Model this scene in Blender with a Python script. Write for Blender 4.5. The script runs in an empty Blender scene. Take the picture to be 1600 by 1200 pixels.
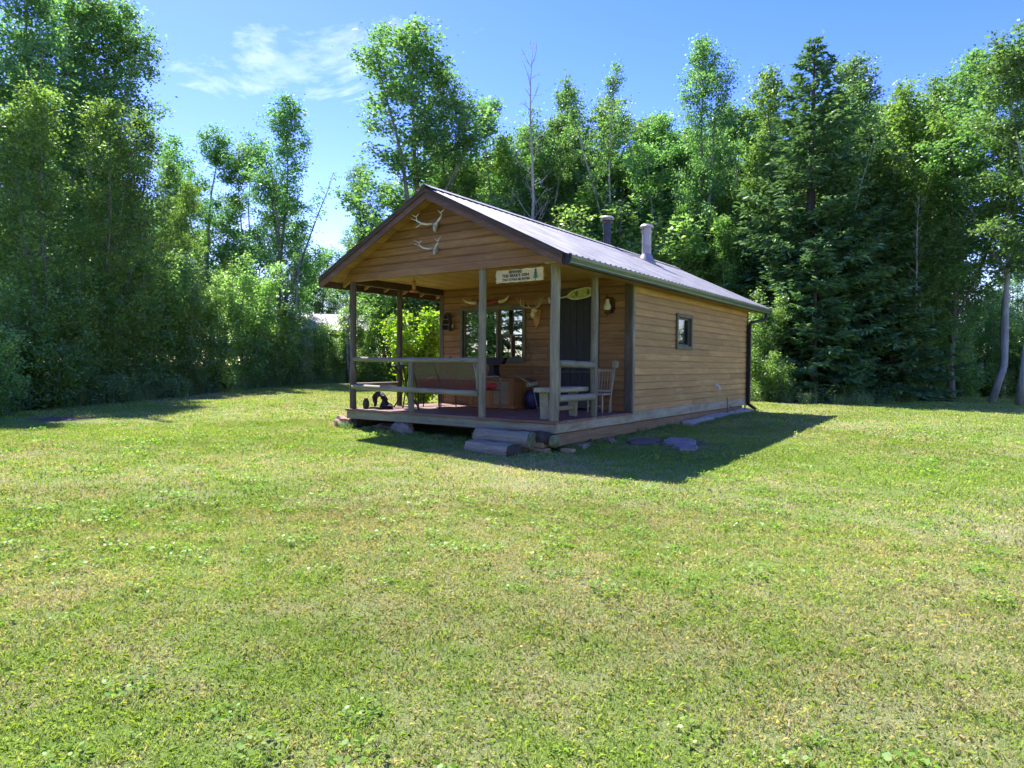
import bpy, math, random
import numpy as np
from mathutils import Vector, Matrix

sc = bpy.context.scene
COL = sc.collection
R = math.radians
random.seed(7)

# ------------------------------------------------------------------ camera
CAM = np.array([4.5163, -7.3962, 1.134])
YAW, PITCH, ROLL = 0.6134, 0.0274, 0.0072
fwd = Vector((-math.sin(YAW), math.cos(YAW), 0)); rgt = Vector((math.cos(YAW), math.sin(YAW), 0)); upv = Vector((0, 0, 1))
F = fwd * math.cos(PITCH) - upv * math.sin(PITCH); U = fwd * math.sin(PITCH) + upv * math.cos(PITCH)
R2 = rgt * math.cos(ROLL) + U * math.sin(ROLL); U2 = -rgt * math.sin(ROLL) + U * math.cos(ROLL)
cd = bpy.data.cameras.new('camera'); cam = bpy.data.objects.new('camera', cd); COL.objects.link(cam)
m = Matrix((R2, U2, -F)).transposed().to_4x4(); m.translation = Vector(CAM)
cam.matrix_world = m
cd.sensor_width = 36; cd.lens = 36 * 1052.24 / 1600; cd.clip_end = 800; cd.clip_start = .05
sc.camera = cam

# ------------------------------------------------------------------ sky, sun, exposure
SUN_TO = Vector((-0.664, 0.26, 1.0)).normalized()
W_ = bpy.data.worlds.new('World'); sc.world = W_; W_.use_nodes = True
nt = W_.node_tree; N = nt.nodes; L = nt.links
bg = N['Background']; bg.inputs[1].default_value = 0.15
sky = N.new('ShaderNodeTexSky'); sky.sky_type = 'NISHITA'; sky.sun_disc = False
sky.sun_elevation = math.asin(SUN_TO.z); sky.sun_rotation = math.atan2(SUN_TO.x, SUN_TO.y)
sky.air_density = 1.0; sky.dust_density = 0.15; sky.ozone_density = 3.0
tc = N.new('ShaderNodeTexCoord'); sep = N.new('ShaderNodeSeparateXYZ'); L.new(tc.outputs['Generated'], sep.inputs[0])
mx = N.new('ShaderNodeMath'); mx.operation = 'MAXIMUM'; L.new(sep.outputs[2], mx.inputs[0]); mx.inputs[1].default_value = .04
ad = N.new('ShaderNodeMath'); ad.operation = 'ADD'; L.new(mx.outputs[0], ad.inputs[0]); ad.inputs[1].default_value = .12
dv = N.new('ShaderNodeVectorMath'); dv.operation = 'DIVIDE'; L.new(tc.outputs['Generated'], dv.inputs[0])
cb = N.new('ShaderNodeCombineXYZ'); [L.new(ad.outputs[0], cb.inputs[i]) for i in range(3)]; L.new(cb.outputs[0], dv.inputs[1])
mp = N.new('ShaderNodeMapping'); mp.inputs['Scale'].default_value = (1.0, 1.9, .2); mp.inputs['Location'].default_value = (1.7, 4.3, 0)
L.new(dv.outputs[0], mp.inputs[0])
nz = N.new('ShaderNodeTexNoise'); nz.inputs['Scale'].default_value = 1.25; nz.inputs['Detail'].default_value = 9; nz.inputs['Roughness'].default_value = .62
nz.inputs['Distortion'].default_value = .5
L.new(mp.outputs[0], nz.inputs['Vector'])
cr = N.new('ShaderNodeValToRGB'); cr.color_ramp.elements[0].position = .59; cr.color_ramp.elements[1].position = .90
cr.color_ramp.elements[0].color = (0, 0, 0, 1); cr.color_ramp.elements[1].color = (.85, .85, .85, 1)
L.new(nz.outputs['Fac'], cr.inputs[0])
mxc = N.new('ShaderNodeMix'); mxc.data_type = 'RGBA'; L.new(cr.outputs[0], mxc.inputs[0]); hsk = N.new('ShaderNodeHueSaturation'); hsk.inputs['Saturation'].default_value = 1.36; hsk.inputs['Hue'].default_value = .528; hsk.inputs['Value'].default_value = .80; L.new(sky.outputs[0], hsk.inputs['Color']); tnt = N.new('ShaderNodeMix'); tnt.data_type = 'RGBA'; tnt.blend_type = 'MULTIPLY'; tnt.inputs[0].default_value = 1; L.new(hsk.outputs[0], tnt.inputs[6]); tnt.inputs[7].default_value = (1.06, .90, .97, 1); L.new(tnt.outputs[2], mxc.inputs[6])
mxc.inputs[7].default_value = (4.9, 5.0, 5.3, 1)
L.new(mxc.outputs[2], bg.inputs[0])
sl = bpy.data.lights.new('sun', 'SUN'); sl.energy = 3.45; sl.angle = R(.55); sl.color = (1, .965, .9)
so = bpy.data.objects.new('sun', sl); COL.objects.link(so); so.rotation_euler = (-SUN_TO).to_track_quat('-Z', 'Y').to_euler(); so.location = (-20, 10, 30)
sc.view_settings.view_transform = 'Standard'; sc.view_settings.look = 'None'; sc.view_settings.exposure = 1.85; sc.view_settings.gamma = 1
sc.view_settings.use_curve_mapping = False
sc.cycles.use_adaptive_sampling = True; sc.cycles.adaptive_threshold = .02
sc.cycles.max_bounces = 5; sc.cycles.diffuse_bounces = 4; sc.cycles.glossy_bounces = 2; sc.cycles.transmission_bounces = 3; sc.cycles.transparent_max_bounces = 8
sc.cycles.caustics_reflective = False; sc.cycles.caustics_refractive = False
sc.cycles.use_denoising = True

# ------------------------------------------------------------------ materials
def newmat(name):
    m = bpy.data.materials.new(name); m.use_nodes = True
    return m, m.node_tree.nodes, m.node_tree.links, m.node_tree.nodes['Principled BSDF']
def rgba(c): return (c[0], c[1], c[2], 1)
def noise(N, L, vec, scale, detail=4, rough=.6, dist=0):
    n = N.new('ShaderNodeTexNoise'); n.inputs['Scale'].default_value = scale; n.inputs['Detail'].default_value = detail
    n.inputs['Roughness'].default_value = rough; n.inputs['Distortion'].default_value = dist
    if vec is not None: L.new(vec, n.inputs['Vector'])
    return n.outputs['Fac']
def ramp(N, L, f, a, b, ca=(0, 0, 0), cb_=(1, 1, 1)):
    r = N.new('ShaderNodeValToRGB'); r.color_ramp.elements[0].position = a; r.color_ramp.elements[1].position = b
    r.color_ramp.elements[0].color = rgba(ca); r.color_ramp.elements[1].color = rgba(cb_); L.new(f, r.inputs[0]); return r.outputs[0]
def mix(N, L, f, a, b, mode='MIX'):
    n = N.new('ShaderNodeMix'); n.data_type = 'RGBA'; n.blend_type = mode
    for sock, v in ((n.inputs[0], f), (n.inputs[6], a), (n.inputs[7], b)):
        if isinstance(v, (int, float)): sock.default_value = v
        elif isinstance(v, tuple): sock.default_value = rgba(v)
        else: L.new(v, sock)
    return n.outputs[2]
def bump(N, L, b, h, s, d=.01):
    n = N.new('ShaderNodeBump'); n.inputs['Strength'].default_value = s; n.inputs['Distance'].default_value = d
    L.new(h, n.inputs['Height']); L.new(n.outputs[0], b.inputs['Normal'])
def mat_plain(name, c, rough=.6, metal=0, var=.12, scale=8, bmp=.15):
    m, N, L, b = newmat(name)
    t = N.new('ShaderNodeTexCoord').outputs['Object']
    f = noise(N, L, t, scale, 5)
    lo = tuple(x * (1 - var) for x in c); hi = tuple(min(1, x * (1 + var)) for x in c)
    L.new(ramp(N, L, f, .3, .7, lo, hi), b.inputs['Base Color'])
    b.inputs['Roughness'].default_value = rough; b.inputs['Metallic'].default_value = metal
    if bmp: bump(N, L, b, noise(N, L, t, scale * 5, 4), bmp, .004)
    return m
def mat_wood(name, c, dark, light, axis='x', blotch=(.5, .68), blotch_amt=.6, var=.25, rough=.75, moss=None, mossr=(.55, .7)):
    """grain runs along axis; every piece gets its own tone and its own stretch of grain"""
    m, N, L, b = newmat(name)
    t = N.new('ShaderNodeTexCoord').outputs['Object']
    oi = N.new('ShaderNodeObjectInfo').outputs['Random']
    off = N.new('ShaderNodeVectorMath'); off.operation = 'MULTIPLY_ADD'
    cx = N.new('ShaderNodeCombineXYZ'); [L.new(oi, cx.inputs[i]) for i in range(3)]
    L.new(cx.outputs[0], off.inputs[0]); off.inputs[1].default_value = (7, 11, 13); L.new(t, off.inputs[2])
    s = {'x': (.5, 9, 9), 'y': (9, .5, 9), 'z': (9, 9, .5)}[axis]
    mp = N.new('ShaderNodeMapping'); mp.inputs['Scale'].default_value = s; L.new(off.outputs[0], mp.inputs[0])
    g = noise(N, L, mp.outputs[0], 3.2, 8, .7, .6)
    col = ramp(N, L, g, .3, .68, dark, c)
    s2 = {'x': (.45, 2, 2), 'y': (2, .45, 2), 'z': (2, 2, .45)}[axis]
    mp2 = N.new('ShaderNodeMapping'); mp2.inputs['Scale'].default_value = s2; L.new(off.outputs[0], mp2.inputs[0])
    bl = noise(N, L, mp2.outputs[0], 3.0, 7, .72)
    fac = ramp(N, L, bl, blotch[0], blotch[1], (0, 0, 0), (blotch_amt,) * 3)
    col = mix(N, L, fac, col, light)
    kn = N.new('ShaderNodeTexVoronoi'); kn.inputs['Scale'].default_value = 2.2
    mp3 = N.new('ShaderNodeMapping'); mp3.inputs['Scale'].default_value = {'x': (.6, 2, 2), 'y': (2, .6, 2), 'z': (2, 2, .6)}[axis]; L.new(off.outputs[0], mp3.inputs[0]); L.new(mp3.outputs[0], kn.inputs['Vector'])
    kf = ramp(N, L, kn.outputs['Distance'], .03, .08, (.75, .75, .75), (0, 0, 0))
    col = mix(N, L, kf, col, tuple(x * .5 for x in dark))
    if moss:
        mf = ramp(N, L, noise(N, L, t, 3.3, 8, .75), mossr[0], mossr[1])
        col = mix(N, L, mf, col, moss)
    hsv = N.new('ShaderNodeHueSaturation')
    mr = N.new('ShaderNodeMapRange'); mr.inputs[3].default_value = 1 - var; mr.inputs[4].default_value = 1 + var; L.new(oi, mr.inputs[0]); L.new(mr.outputs[0], hsv.inputs['Value'])
    L.new(col, hsv.inputs['Color']); L.new(hsv.outputs[0], b.inputs['Base Color'])
    b.inputs['Roughness'].default_value = rough
    bump(N, L, b, g, .5, .004)
    return m
def mat_leaf(name, c1, c2, trans=.45, gloss=.06, objvar=.18, tint=(1.25, 1.5, .72), var3=None):
    """c1..c2 spread leaf by leaf; whole plants differ a little"""
    m = bpy.data.materials.new(name); m.use_nodes = True; N = m.node_tree.nodes; L = m.node_tree.links; N.clear()
    out = N.new('ShaderNodeOutputMaterial')
    geo = N.new('ShaderNodeNewGeometry'); oi = N.new('ShaderNodeObjectInfo')
    col = ramp(N, L, geo.outputs['Random Per Island'], 0, 1, c1, c2)
    if var3:
        f3 = ramp(N, L, geo.outputs['Random Per Island'], var3[1], var3[1] + .01); col = mix(N, L, f3, col, var3[0])
    t = N.new('ShaderNodeTexCoord').outputs['Object']
    cl = noise(N, L, t, 1.1, 2)
    hsv = N.new('ShaderNodeHueSaturation')
    mr = N.new('ShaderNodeMapRange'); mr.inputs[1].default_value = .25; mr.inputs[2].default_value = .75; mr.inputs[3].default_value = .78; mr.inputs[4].default_value = 1.22; L.new(cl, mr.inputs[0])
    mr2 = N.new('ShaderNodeMapRange'); mr2.inputs[3].default_value = 1 - objvar; mr2.inputs[4].default_value = 1 + objvar; L.new(oi.outputs['Random'], mr2.inputs[0])
    mu = N.new('ShaderNodeMath'); mu.operation = 'MULTIPLY'; L.new(mr.outputs[0], mu.inputs[0]); L.new(mr2.outputs[0], mu.inputs[1]); L.new(mu.outputs[0], hsv.inputs['Value'])
    mr3 = N.new('ShaderNodeMapRange'); mr3.inputs[3].default_value = .487; mr3.inputs[4].default_value = .515; L.new(oi.outputs['Random'], mr3.inputs[0]); L.new(mr3.outputs[0], hsv.inputs['Hue'])
    L.new(col, hsv.inputs['Color']); col = hsv.outputs[0]
    d = N.new('ShaderNodeBsdfDiffuse'); L.new(col, d.inputs[0])
    tr = N.new('ShaderNodeBsdfTranslucent'); L.new(mix(N, L, 1.0, col, tint, 'MULTIPLY'), tr.inputs[0])
    ms = N.new('ShaderNodeMixShader'); ms.inputs[0].default_value = trans; L.new(d.outputs[0], ms.inputs[1]); L.new(tr.outputs[0], ms.inputs[2])
    gl = N.new('ShaderNodeBsdfGlossy'); gl.inputs['Roughness'].default_value = .42; gl.inputs[0].default_value = (.9, .95, .9, 1)
    ms2 = N.new('ShaderNodeMixShader'); ms2.inputs[0].default_value = gloss; L.new(ms.outputs[0], ms2.inputs[1]); L.new(gl.outputs[0], ms2.inputs[2])
    L.new(ms2.outputs[0], out.inputs[0]); return m
def mat_glass(name, tint=(.75, .8, .78), refl=.22):
    m = bpy.data.materials.new(name); m.use_nodes = True; N = m.node_tree.nodes; L = m.node_tree.links; N.clear()
    out = N.new('ShaderNodeOutputMaterial'); tr = N.new('ShaderNodeBsdfTransparent'); tr.inputs[0].default_value = rgba(tint)
    gl = N.new('ShaderNodeBsdfGlossy'); gl.inputs['Roughness'].default_value = .015
    lw = N.new('ShaderNodeFresnel'); lw.inputs[0].default_value = 1.6
    a = N.new('ShaderNodeMath'); a.operation = 'MAXIMUM'; L.new(lw.outputs[0], a.inputs[0]); a.inputs[1].default_value = refl
    ms = N.new('ShaderNodeMixShader'); L.new(a.outputs[0], ms.inputs[0]); L.new(tr.outputs[0], ms.inputs[1]); L.new(gl.outputs[0], ms.inputs[2]); L.new(ms.outputs[0], out.inputs[0])
    return m

M = {}
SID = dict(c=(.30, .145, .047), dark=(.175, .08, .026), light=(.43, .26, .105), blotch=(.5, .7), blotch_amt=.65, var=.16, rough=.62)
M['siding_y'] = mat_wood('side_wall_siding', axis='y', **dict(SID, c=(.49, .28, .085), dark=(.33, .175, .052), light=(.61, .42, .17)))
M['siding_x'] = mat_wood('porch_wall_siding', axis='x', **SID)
M['ceiling'] = mat_wood('porch_ceiling_wood', (.52, .30, .085), (.36, .19, .05), (.6, .4, .16), 'y', var=.08, rough=.55)
M['sheathing'] = mat_wood('roof_board_wood', (.40, .22, .08), (.22, .11, .04), (.5, .33, .15), 'y', var=.2)
M['brown'] = mat_wood('brown_stained_wood', (.10, .055, .035), (.05, .028, .018), (.2, .15, .11), 'x', blotch=(.55, .75), var=.15)
M['brown_y'] = mat_wood('brown_stained_wood_long', (.10, .055, .035), (.05, .028, .018), (.2, .15, .11), 'y', blotch=(.55, .75), var=.15)
M['brown_z'] = mat_wood('brown_weathered_trim_backlit_posts', (.13, .095, .06), (.06, .04, .025), (.24, .21, .16), 'z', blotch=(.5, .7), var=.15)
M['brown_red'] = mat_wood('reddish_rake_board', (.19, .10, .062), (.10, .05, .032), (.28, .2, .14), 'x', blotch=(.55, .75), var=.12)
M['grey_z'] = mat_wood('grey_weathered_post', (.29, .255, .16), (.13, .11, .065), (.40, .365, .25), 'z', var=.15, moss=(.24, .27, .15), mossr=(.56, .75))
M['grey_x'] = mat_wood('grey_weathered_rail', (.30, .27, .18), (.14, .12, .075), (.44, .41, .30), 'x', var=.12, moss=(.22, .26, .15), mossr=(.55, .75))
M['grey_y'] = mat_wood('grey_weathered_rail_long', (.30, .27, .18), (.14, .12, .075), (.44, .41, .30), 'y', var=.12, moss=(.22, .26, .15), mossr=(.55, .75))
M['rim_x'] = mat_wood('weathered_rim_board', (.27, .23, .155), (.13, .105, .07), (.36, .335, .25), 'x', var=.08, moss=(.20, .26, .17), mossr=(.5, .66))
M['rim_y'] = mat_wood('weathered_rim_board_long', (.42, .33, .19), (.23, .17, .09), (.53, .49, .34), 'y', blotch=(.42, .6), var=.05, moss=(.38, .41, .25), mossr=(.5, .64))
M['sill_log'] = mat_wood('brown_sill_timber', (.30, .18, .075), (.15, .085, .035), (.38, .27, .14), 'y', var=.08, moss=(.16, .15, .06), mossr=(.52, .7))
M['deck'] = mat_wood('red_brown_deck_paint', (.24, .10, .075), (.12, .06, .045), (.32, .22, .18), 'x', blotch=(.46, .68), blotch_amt=.55, var=.2, rough=.5)
M['log_grey'] = mat_wood('grey_split_log', (.37, .31, .22), (.15, .12, .075), (.50, .44, .34), 'x', var=.12, moss=(.22, .25, .13), mossr=(.52, .7), rough=.9)
M['log_end'] = mat_plain('mossy_log_end', (.20, .22, .10), .9, var=.5, scale=14, bmp=.6)
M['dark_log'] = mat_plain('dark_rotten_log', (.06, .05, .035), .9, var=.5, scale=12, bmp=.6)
M['block'] = mat_wood('yellow_wood_block', (.42, .27, .12), (.27, .16, .07), (.55, .4, .2), 'x', var=.2)
M['chest'] = mat_wood('varnished_chest_wood', (.36, .15, .04), (.19, .07, .018), (.46, .23, .075), 'z', var=.15, rough=.4)
M['white_wood'] = mat_wood('pale_painted_wood', (.42, .37, .27), (.28, .24, .16), (.5, .46, .37), 'z', var=.08)
M['bench'] = mat_wood('bench_slab_wood', (.34, .31, .20), (.19, .165, .10), (.45, .42, .31), 'y', var=.1, moss=(.25, .3, .14), mossr=(.55, .75))
M['metal_roof'] = mat_plain('galvanised_roof_sheet', (.36, .34, .31), .6, .35, .3, 2.5, .05)
M['gutter'] = mat_plain('green_gutter_metal', (.10, .14, .085), .35, .1, .15, 4, .05)
M['black'] = mat_plain('black_metal', (.022, .022, .024), .45, .3, .2, 8, .1)
M['black_pipe'] = mat_plain('black_stove_pipe', (.05, .05, .06), .4, .5, .2, 8, .1)
M['grey_pipe'] = mat_plain('galvanised_stove_pipe', (.42, .37, .32), .45, .5, .25, 5, .15)
M['bone'] = mat_plain('bleached_bone', (.70, .66, .56), .6, 0, .18, 14, .3)
M['bone_grey'] = mat_plain('weathered_skull', (.42, .45, .42), .7, 0, .3, 20, .4)
M['horn'] = mat_plain('cream_horn', (.66, .55, .33), .35, 0, .2, 6, .1)
M['red_wrap'] = mat_plain('dark_red_leather', (.20, .045, .035), .6, 0, .35, 25, .5)
M['antler'] = mat_plain('brown_antler', (.46, .37, .24), .55, 0, .3, 10, .3)
M['plaque'] = mat_plain('honey_varnished_plaque', (.46, .22, .045), .35, 0, .3, 5, .1)
M['sign'] = mat_wood('sign_board_wood', (.72, .56, .27), (.5, .36, .15), (.8, .68, .4), 'x', var=.03)
M['ink'] = mat_plain('dark_sign_paint', (.03, .028, .02), .6, 0, .1, 8, 0)
M['green_paint'] = mat_plain('green_emblem_paint', (.03, .13, .075), .6, 0, .2, 20, 0)
M['paddle'] = mat_plain('pale_paddle_paint', (.62, .62, .42), .45, 0, .15, 6, .1)
M['paddle_art'] = mat_plain('yellow_green_painted_scene', (.42, .44, .12), .5, 0, .6, 22, 0)
M['paddle_dark'] = mat_plain('olive_painted_shape', (.10, .11, .04), .5, 0, .4, 22, 0)
M['lamp_glass'] = mat_plain('cream_lamp_glass', (.62, .60, .38), .2, 0, .15, 9, 0)
M['iron'] = mat_plain('dark_cast_iron', (.03, .027, .025), .55, .4, .3, 15, .3)
M['bronze'] = mat_plain('dark_bronze', (.10, .05, .03), .4, .6, .3, 15, .2)
M['cushion'] = mat_plain('red_cushion_cloth', (.42, .035, .025), .9, 0, .25, 20, .4)
M['mesh_tan'] = mat_plain('tan_woven_mesh', (.21, .18, .085), .85, 0, .25, 60, .6)
M['mesh_red'] = mat_plain('red_brown_woven_mesh', (.22, .09, .06), .85, 0, .4, 60, .6)
M['frame_dark'] = mat_plain('dark_patio_frame', (.10, .08, .06), .45, .5, .2, 8, .1)
M['frame_grey'] = mat_plain('grey_patio_frame', (.30, .30, .22), .45, .5, .2, 8, .1)
M['feeder'] = mat_plain('red_feeder_plastic', (.40, .09, .04), .3, 0, .2, 8, 0)
M['feeder_glass'] = mat_plain('amber_feeder_bottle', (.45, .26, .14), .15, 0, .2, 8, 0)
M['pink'] = mat_plain('pink_cloth', (.5, .2, .17), .9, 0, .3, 18, .3)
M['white'] = mat_plain('white_plastic', (.75, .75, .72), .4, 0, .05, 8, 0)
M['blue_dark'] = mat_plain('dark_blue_cover', (.03, .03, .08), .5, 0, .4, 12, .2)
M['canoe_shelf'] = mat_plain('dark_green_brown_shelf', (.05, .045, .03), .6, 0, .3, 12, .2)
M['window_frame'] = mat_plain('dark_olive_window_wood', (.13, .12, .07), .6, 0, .3, 9, .2)
M['door_dark'] = mat_plain('near_black_screen', (.022, .023, .024), .65, 0, .35, 30, .3)
M['door_frame'] = mat_plain('charcoal_door_frame', (.05, .05, .05), .5, 0, .2, 8, .1)
M['curtain'] = mat_plain('pale_curtain_cloth', (.55, .56, .50), .9, 0, .1, 6, .2)
M['inside'] = mat_plain('dim_interior_board', (.12, .08, .05), .9, 0, .1, 6, 0)
M['glass'] = mat_glass('window_glass', (.72, .78, .75), .40)
M['glass_side'] = mat_glass('side_window_glass', (.85, .88, .86), .30)
M['bark'] = mat_wood('poplar_bark', (.27, .25, .21), (.11, .10, .08), (.42, .41, .37), 'z', var=.2, rough=.9)
M['bark_pale'] = mat_wood('pale_aspen_bark', (.44, .43, .38), (.2, .19, .16), (.56, .55, .5), 'z', var=.15, rough=.85)
M['bark_dark'] = mat_wood('spruce_bark', (.11, .085, .065), (.05, .04, .03), (.2, .17, .14), 'z', var=.2, rough=.95)
M['rock'] = mat_plain('grey_brown_rock', (.25, .21, .165), .9, 0, .45, 7, .9)
M['rock_rust'] = mat_plain('rust_toned_rock', (.34, .21, .14), .9, 0, .6, 6, .9)
M['slab'] = mat_plain('flat_grey_stone', (.27, .225, .17), .85, 0, .5, 7, .8)
M['concrete'] = mat_plain('pale_concrete_plank', (.45, .39, .30), .9, 0, .25, 9, .5)
M['shed_roof'] = mat_plain('weathered_shed_roof', (.22, .22, .22), .7, 0, .2, 3, .05)
M['shed_wall'] = mat_plain('pale_grey_shed_wall', (.5, .5, .48), .8, 0, .1, 5, .1)

# ------------------------------------------------------------------ mesh helpers
class MB:
    def __init__(s): s.v = []; s.f = []; s.n = 0; s.mi = []
    def add(s, v, f, mi=0):
        v = np.asarray(v, float).reshape(-1, 3); s.v.append(v)
        s.f += [tuple(int(i) + s.n for i in q) for q in f]; s.mi += [mi] * len(f); s.n += len(v); return s
    def box(s, x0, x1, y0, y1, z0, z1, mi=0):
        v = [(x0, y0, z0), (x1, y0, z0), (x1, y1, z0), (x0, y1, z0), (x0, y0, z1), (x1, y0, z1), (x1, y1, z1), (x0, y1, z1)]
        return s.add(v, [(0, 3, 2, 1), (4, 5, 6, 7), (0, 1, 5, 4), (1, 2, 6, 5), (2, 3, 7, 6), (3, 0, 4, 7)], mi)
    def beam(s, p0, p1, w, h, up=(0, 0, 1), mi=0):
        p0, p1 = Vector(p0), Vector(p1); d = (p1 - p0).normalized(); up = Vector(up)
        a = d.cross(up); a = (a if a.length > 1e-4 else d.cross(Vector((1, 0, 0)))).normalized(); b = a.cross(d).normalized()
        v = []
        for p in (p0, p1):
            for sa, sb in ((-1, -1), (1, -1), (1, 1), (-1, 1)): v.append(p + a * sa * w / 2 + b * sb * h / 2)
        return s.add([tuple(q) for q in v], [(0, 1, 2, 3), (7, 6, 5, 4), (0, 4, 5, 1), (1, 5, 6, 2), (2, 6, 7, 3), (3, 7, 4, 0)], mi)
    def tube(s, pts, rad, n=8, cap=True, mi=0, jit=0, seed=0):
        v, f = tube_np(pts, rad, n, cap, jit, seed); return s.add(v, f, mi)
    def lathe(s, c, prof, n=16, mi=0):
        v = []; f = []
        for r, z in prof:
            for k in range(n): a = 2 * math.pi * k / n; v.append((c[0] + r * math.cos(a), c[1] + r * math.sin(a), c[2] + z))
        for i in range(len(prof) - 1):
            for k in range(n): k2 = (k + 1) % n; f.append((i * n + k, i * n + k2, (i + 1) * n + k2, (i + 1) * n + k))
        f.append(tuple(range(n))[::-1]); f.append(tuple((len(prof) - 1) * n + k for k in range(n)))
        return s.add(v, f, mi)
    def prism(s, poly, off, mi=0):
        n = len(poly); o = np.array(off); a = np.array(poly, float); v = np.vstack([a, a + o])
        f = [tuple(range(n))[::-1], tuple(range(n, 2 * n))] + [(i, (i + 1) % n, n + (i + 1) % n, n + i) for i in range(n)]
        return s.add(v, f, mi)
    def ball(s, c, r, nu=12, nv=8, mi=0, jit=0, seed=0):
        rg = np.random.default_rng(seed); r = np.array(r if hasattr(r, '__len__') else (r, r, r)); v = [(0, 0, 1)]
        for i in range(1, nv):
            t = math.pi * i / nv
            for k in range(nu): a = 2 * math.pi * k / nu; v.append((math.sin(t) * math.cos(a), math.sin(t) * math.sin(a), math.cos(t)))
        v.append((0, 0, -1)); v = np.array(v); v *= (1 + jit * rg.uniform(-1, 1, (len(v), 1))); v = v * r + np.array(c); f = []
        for k in range(nu): f.append((0, 1 + k, 1 + (k + 1) % nu))
        for i in range(nv - 2):
            for k in range(nu): a = 1 + i * nu; f.append((a + k, a + nu + k, a + nu + (k + 1) % nu, a + (k + 1) % nu))
        a = 1 + (nv - 2) * nu
        for k in range(nu): f.append((a + k, len(v) - 1, a + (k + 1) % nu))
        return s.add(v, f, mi)
    def build(s, name, mat, parent=None, smooth=False, bevel=0, kind=None):
        V = np.vstack(s.v)
        if parent is not None: V = V - np.array(wloc(parent))
        me = bpy.data.meshes.new(name); me.from_pydata(V.tolist(), [], s.f)
        for mm in (mat if isinstance(mat, (list, tuple)) else [mat]): me.materials.append(mm)
        if len(set(s.mi)) > 1: me.polygons.foreach_set('material_index', s.mi)
        if smooth: me.polygons.foreach_set('use_smooth', [True] * len(me.polygons))
        me.update()
        o = bpy.data.objects.new(name, me); COL.objects.link(o)
        if parent is not None: o.parent = parent
        if bevel:
            b = o.modifiers.new('bevel', 'BEVEL'); b.width = bevel; b.segments = 1; b.limit_method = 'ANGLE'
        if kind: o['kind'] = kind
        return o
def wloc(o):
    l = Vector(o.location)
    while o.parent is not None: o = o.parent; l = l + Vector(o.location)
    return tuple(l)
def tube_np(pts, rad, n=8, cap=True, jit=0, seed=0):
    P = np.array(pts, float); K = len(P); rad = np.array(rad if hasattr(rad, '__len__') else [rad] * K, float)
    T = np.gradient(P, axis=0); T /= np.linalg.norm(T, axis=1)[:, None] + 1e-9
    ref = np.array([0, 0, 1.]) if abs(T[0][2]) < .8 else np.array([1., 0, 0])
    A = np.cross(T, ref); A /= np.linalg.norm(A, axis=1)[:, None] + 1e-9; B = np.cross(T, A)
    an = np.arange(n) * 2 * math.pi / n; rg = np.random.default_rng(seed)
    rr = rad[:, None] * (1 + jit * rg.uniform(-1, 1, (K, n)))
    V = P[:, None, :] + rr[:, :, None] * (np.cos(an)[None, :, None] * A[:, None, :] + np.sin(an)[None, :, None] * B[:, None, :])
    f = []
    for i in range(K - 1):
        for k in range(n): k2 = (k + 1) % n; f.append((i * n + k, i * n + k2, (i + 1) * n + k2, (i + 1) * n + k))
    if cap: f.append(tuple(range(n))[::-1]); f.append(tuple((K - 1) * n + k for k in range(n)))
    return V.reshape(-1, 3), f
def thing(name, loc, label, cat, group=None):
    o = bpy.data.objects.new(name, None); COL.objects.link(o); o.location = loc; o.empty_display_size = .2
    o['label'] = label; o['category'] = cat
    if group: o['group'] = group
    return o
def tag(o, label, cat, group=None):
    o['label'] = label; o['category'] = cat
    if group: o['group'] = group
    return o
def ptag(o, label): o['label'] = label; return o
def at(o, x, y, z): o.location = (x, y, z); return o

def gz(x, y): return .02 - .022 * 16 * math.tanh(x / 16) + .015 * 20 * math.tanh(y / 20)
def gzn(x, y): return .02 - .022 * 16 * np.tanh(x / 16) + .015 * 20 * np.tanh(y / 20)
def polar(px, D):
    b = math.atan((px - 800) / 1052.24); a = YAW - b
    return CAM[0] - D * math.sin(a), CAM[1] + D * math.cos(a), D * math.cos(b)

# ------------------------------------------------------------------ the ground
def grid_sheet(name, x0, x1, y0, y1, st, mat, dz, mask=None):
    xs = np.arange(x0, x1 + st, st); ys = np.arange(y0, y1 + st, st); X, Y = np.meshgrid(xs, ys)
    V = np.stack([X, Y, gzn(X, Y) + dz], -1).reshape(-1, 3); nx = len(xs); f = []
    for j in range(len(ys) - 1):
        for i in range(nx - 1): f.append((j * nx + i, j * nx + i + 1, (j + 1) * nx + i + 1, (j + 1) * nx + i))
    o = MB().add(V, f).build(name, mat, smooth=True, kind='structure'); return o
def mat_ground():
    m, N, L, b = newmat('forest_floor_litter'); t = N.new('ShaderNodeTexCoord').outputs['Object']
    c = mix(N, L, ramp(N, L, noise(N, L, t, 1.3, 6), .4, .62), (.075, .085, .03), (.11, .075, .045)); c = mix(N, L, ramp(N, L, noise(N, L, t, 14, 5), .35, .7), c, (.045, .05, .02))
    L.new(c, b.inputs['Base Color']); b.inputs['Roughness'].default_value = .95; bump(N, L, b, noise(N, L, t, 20, 6), .8, .05); return m
M['floor'] = mat_ground()
GREENS = dict()
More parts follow.
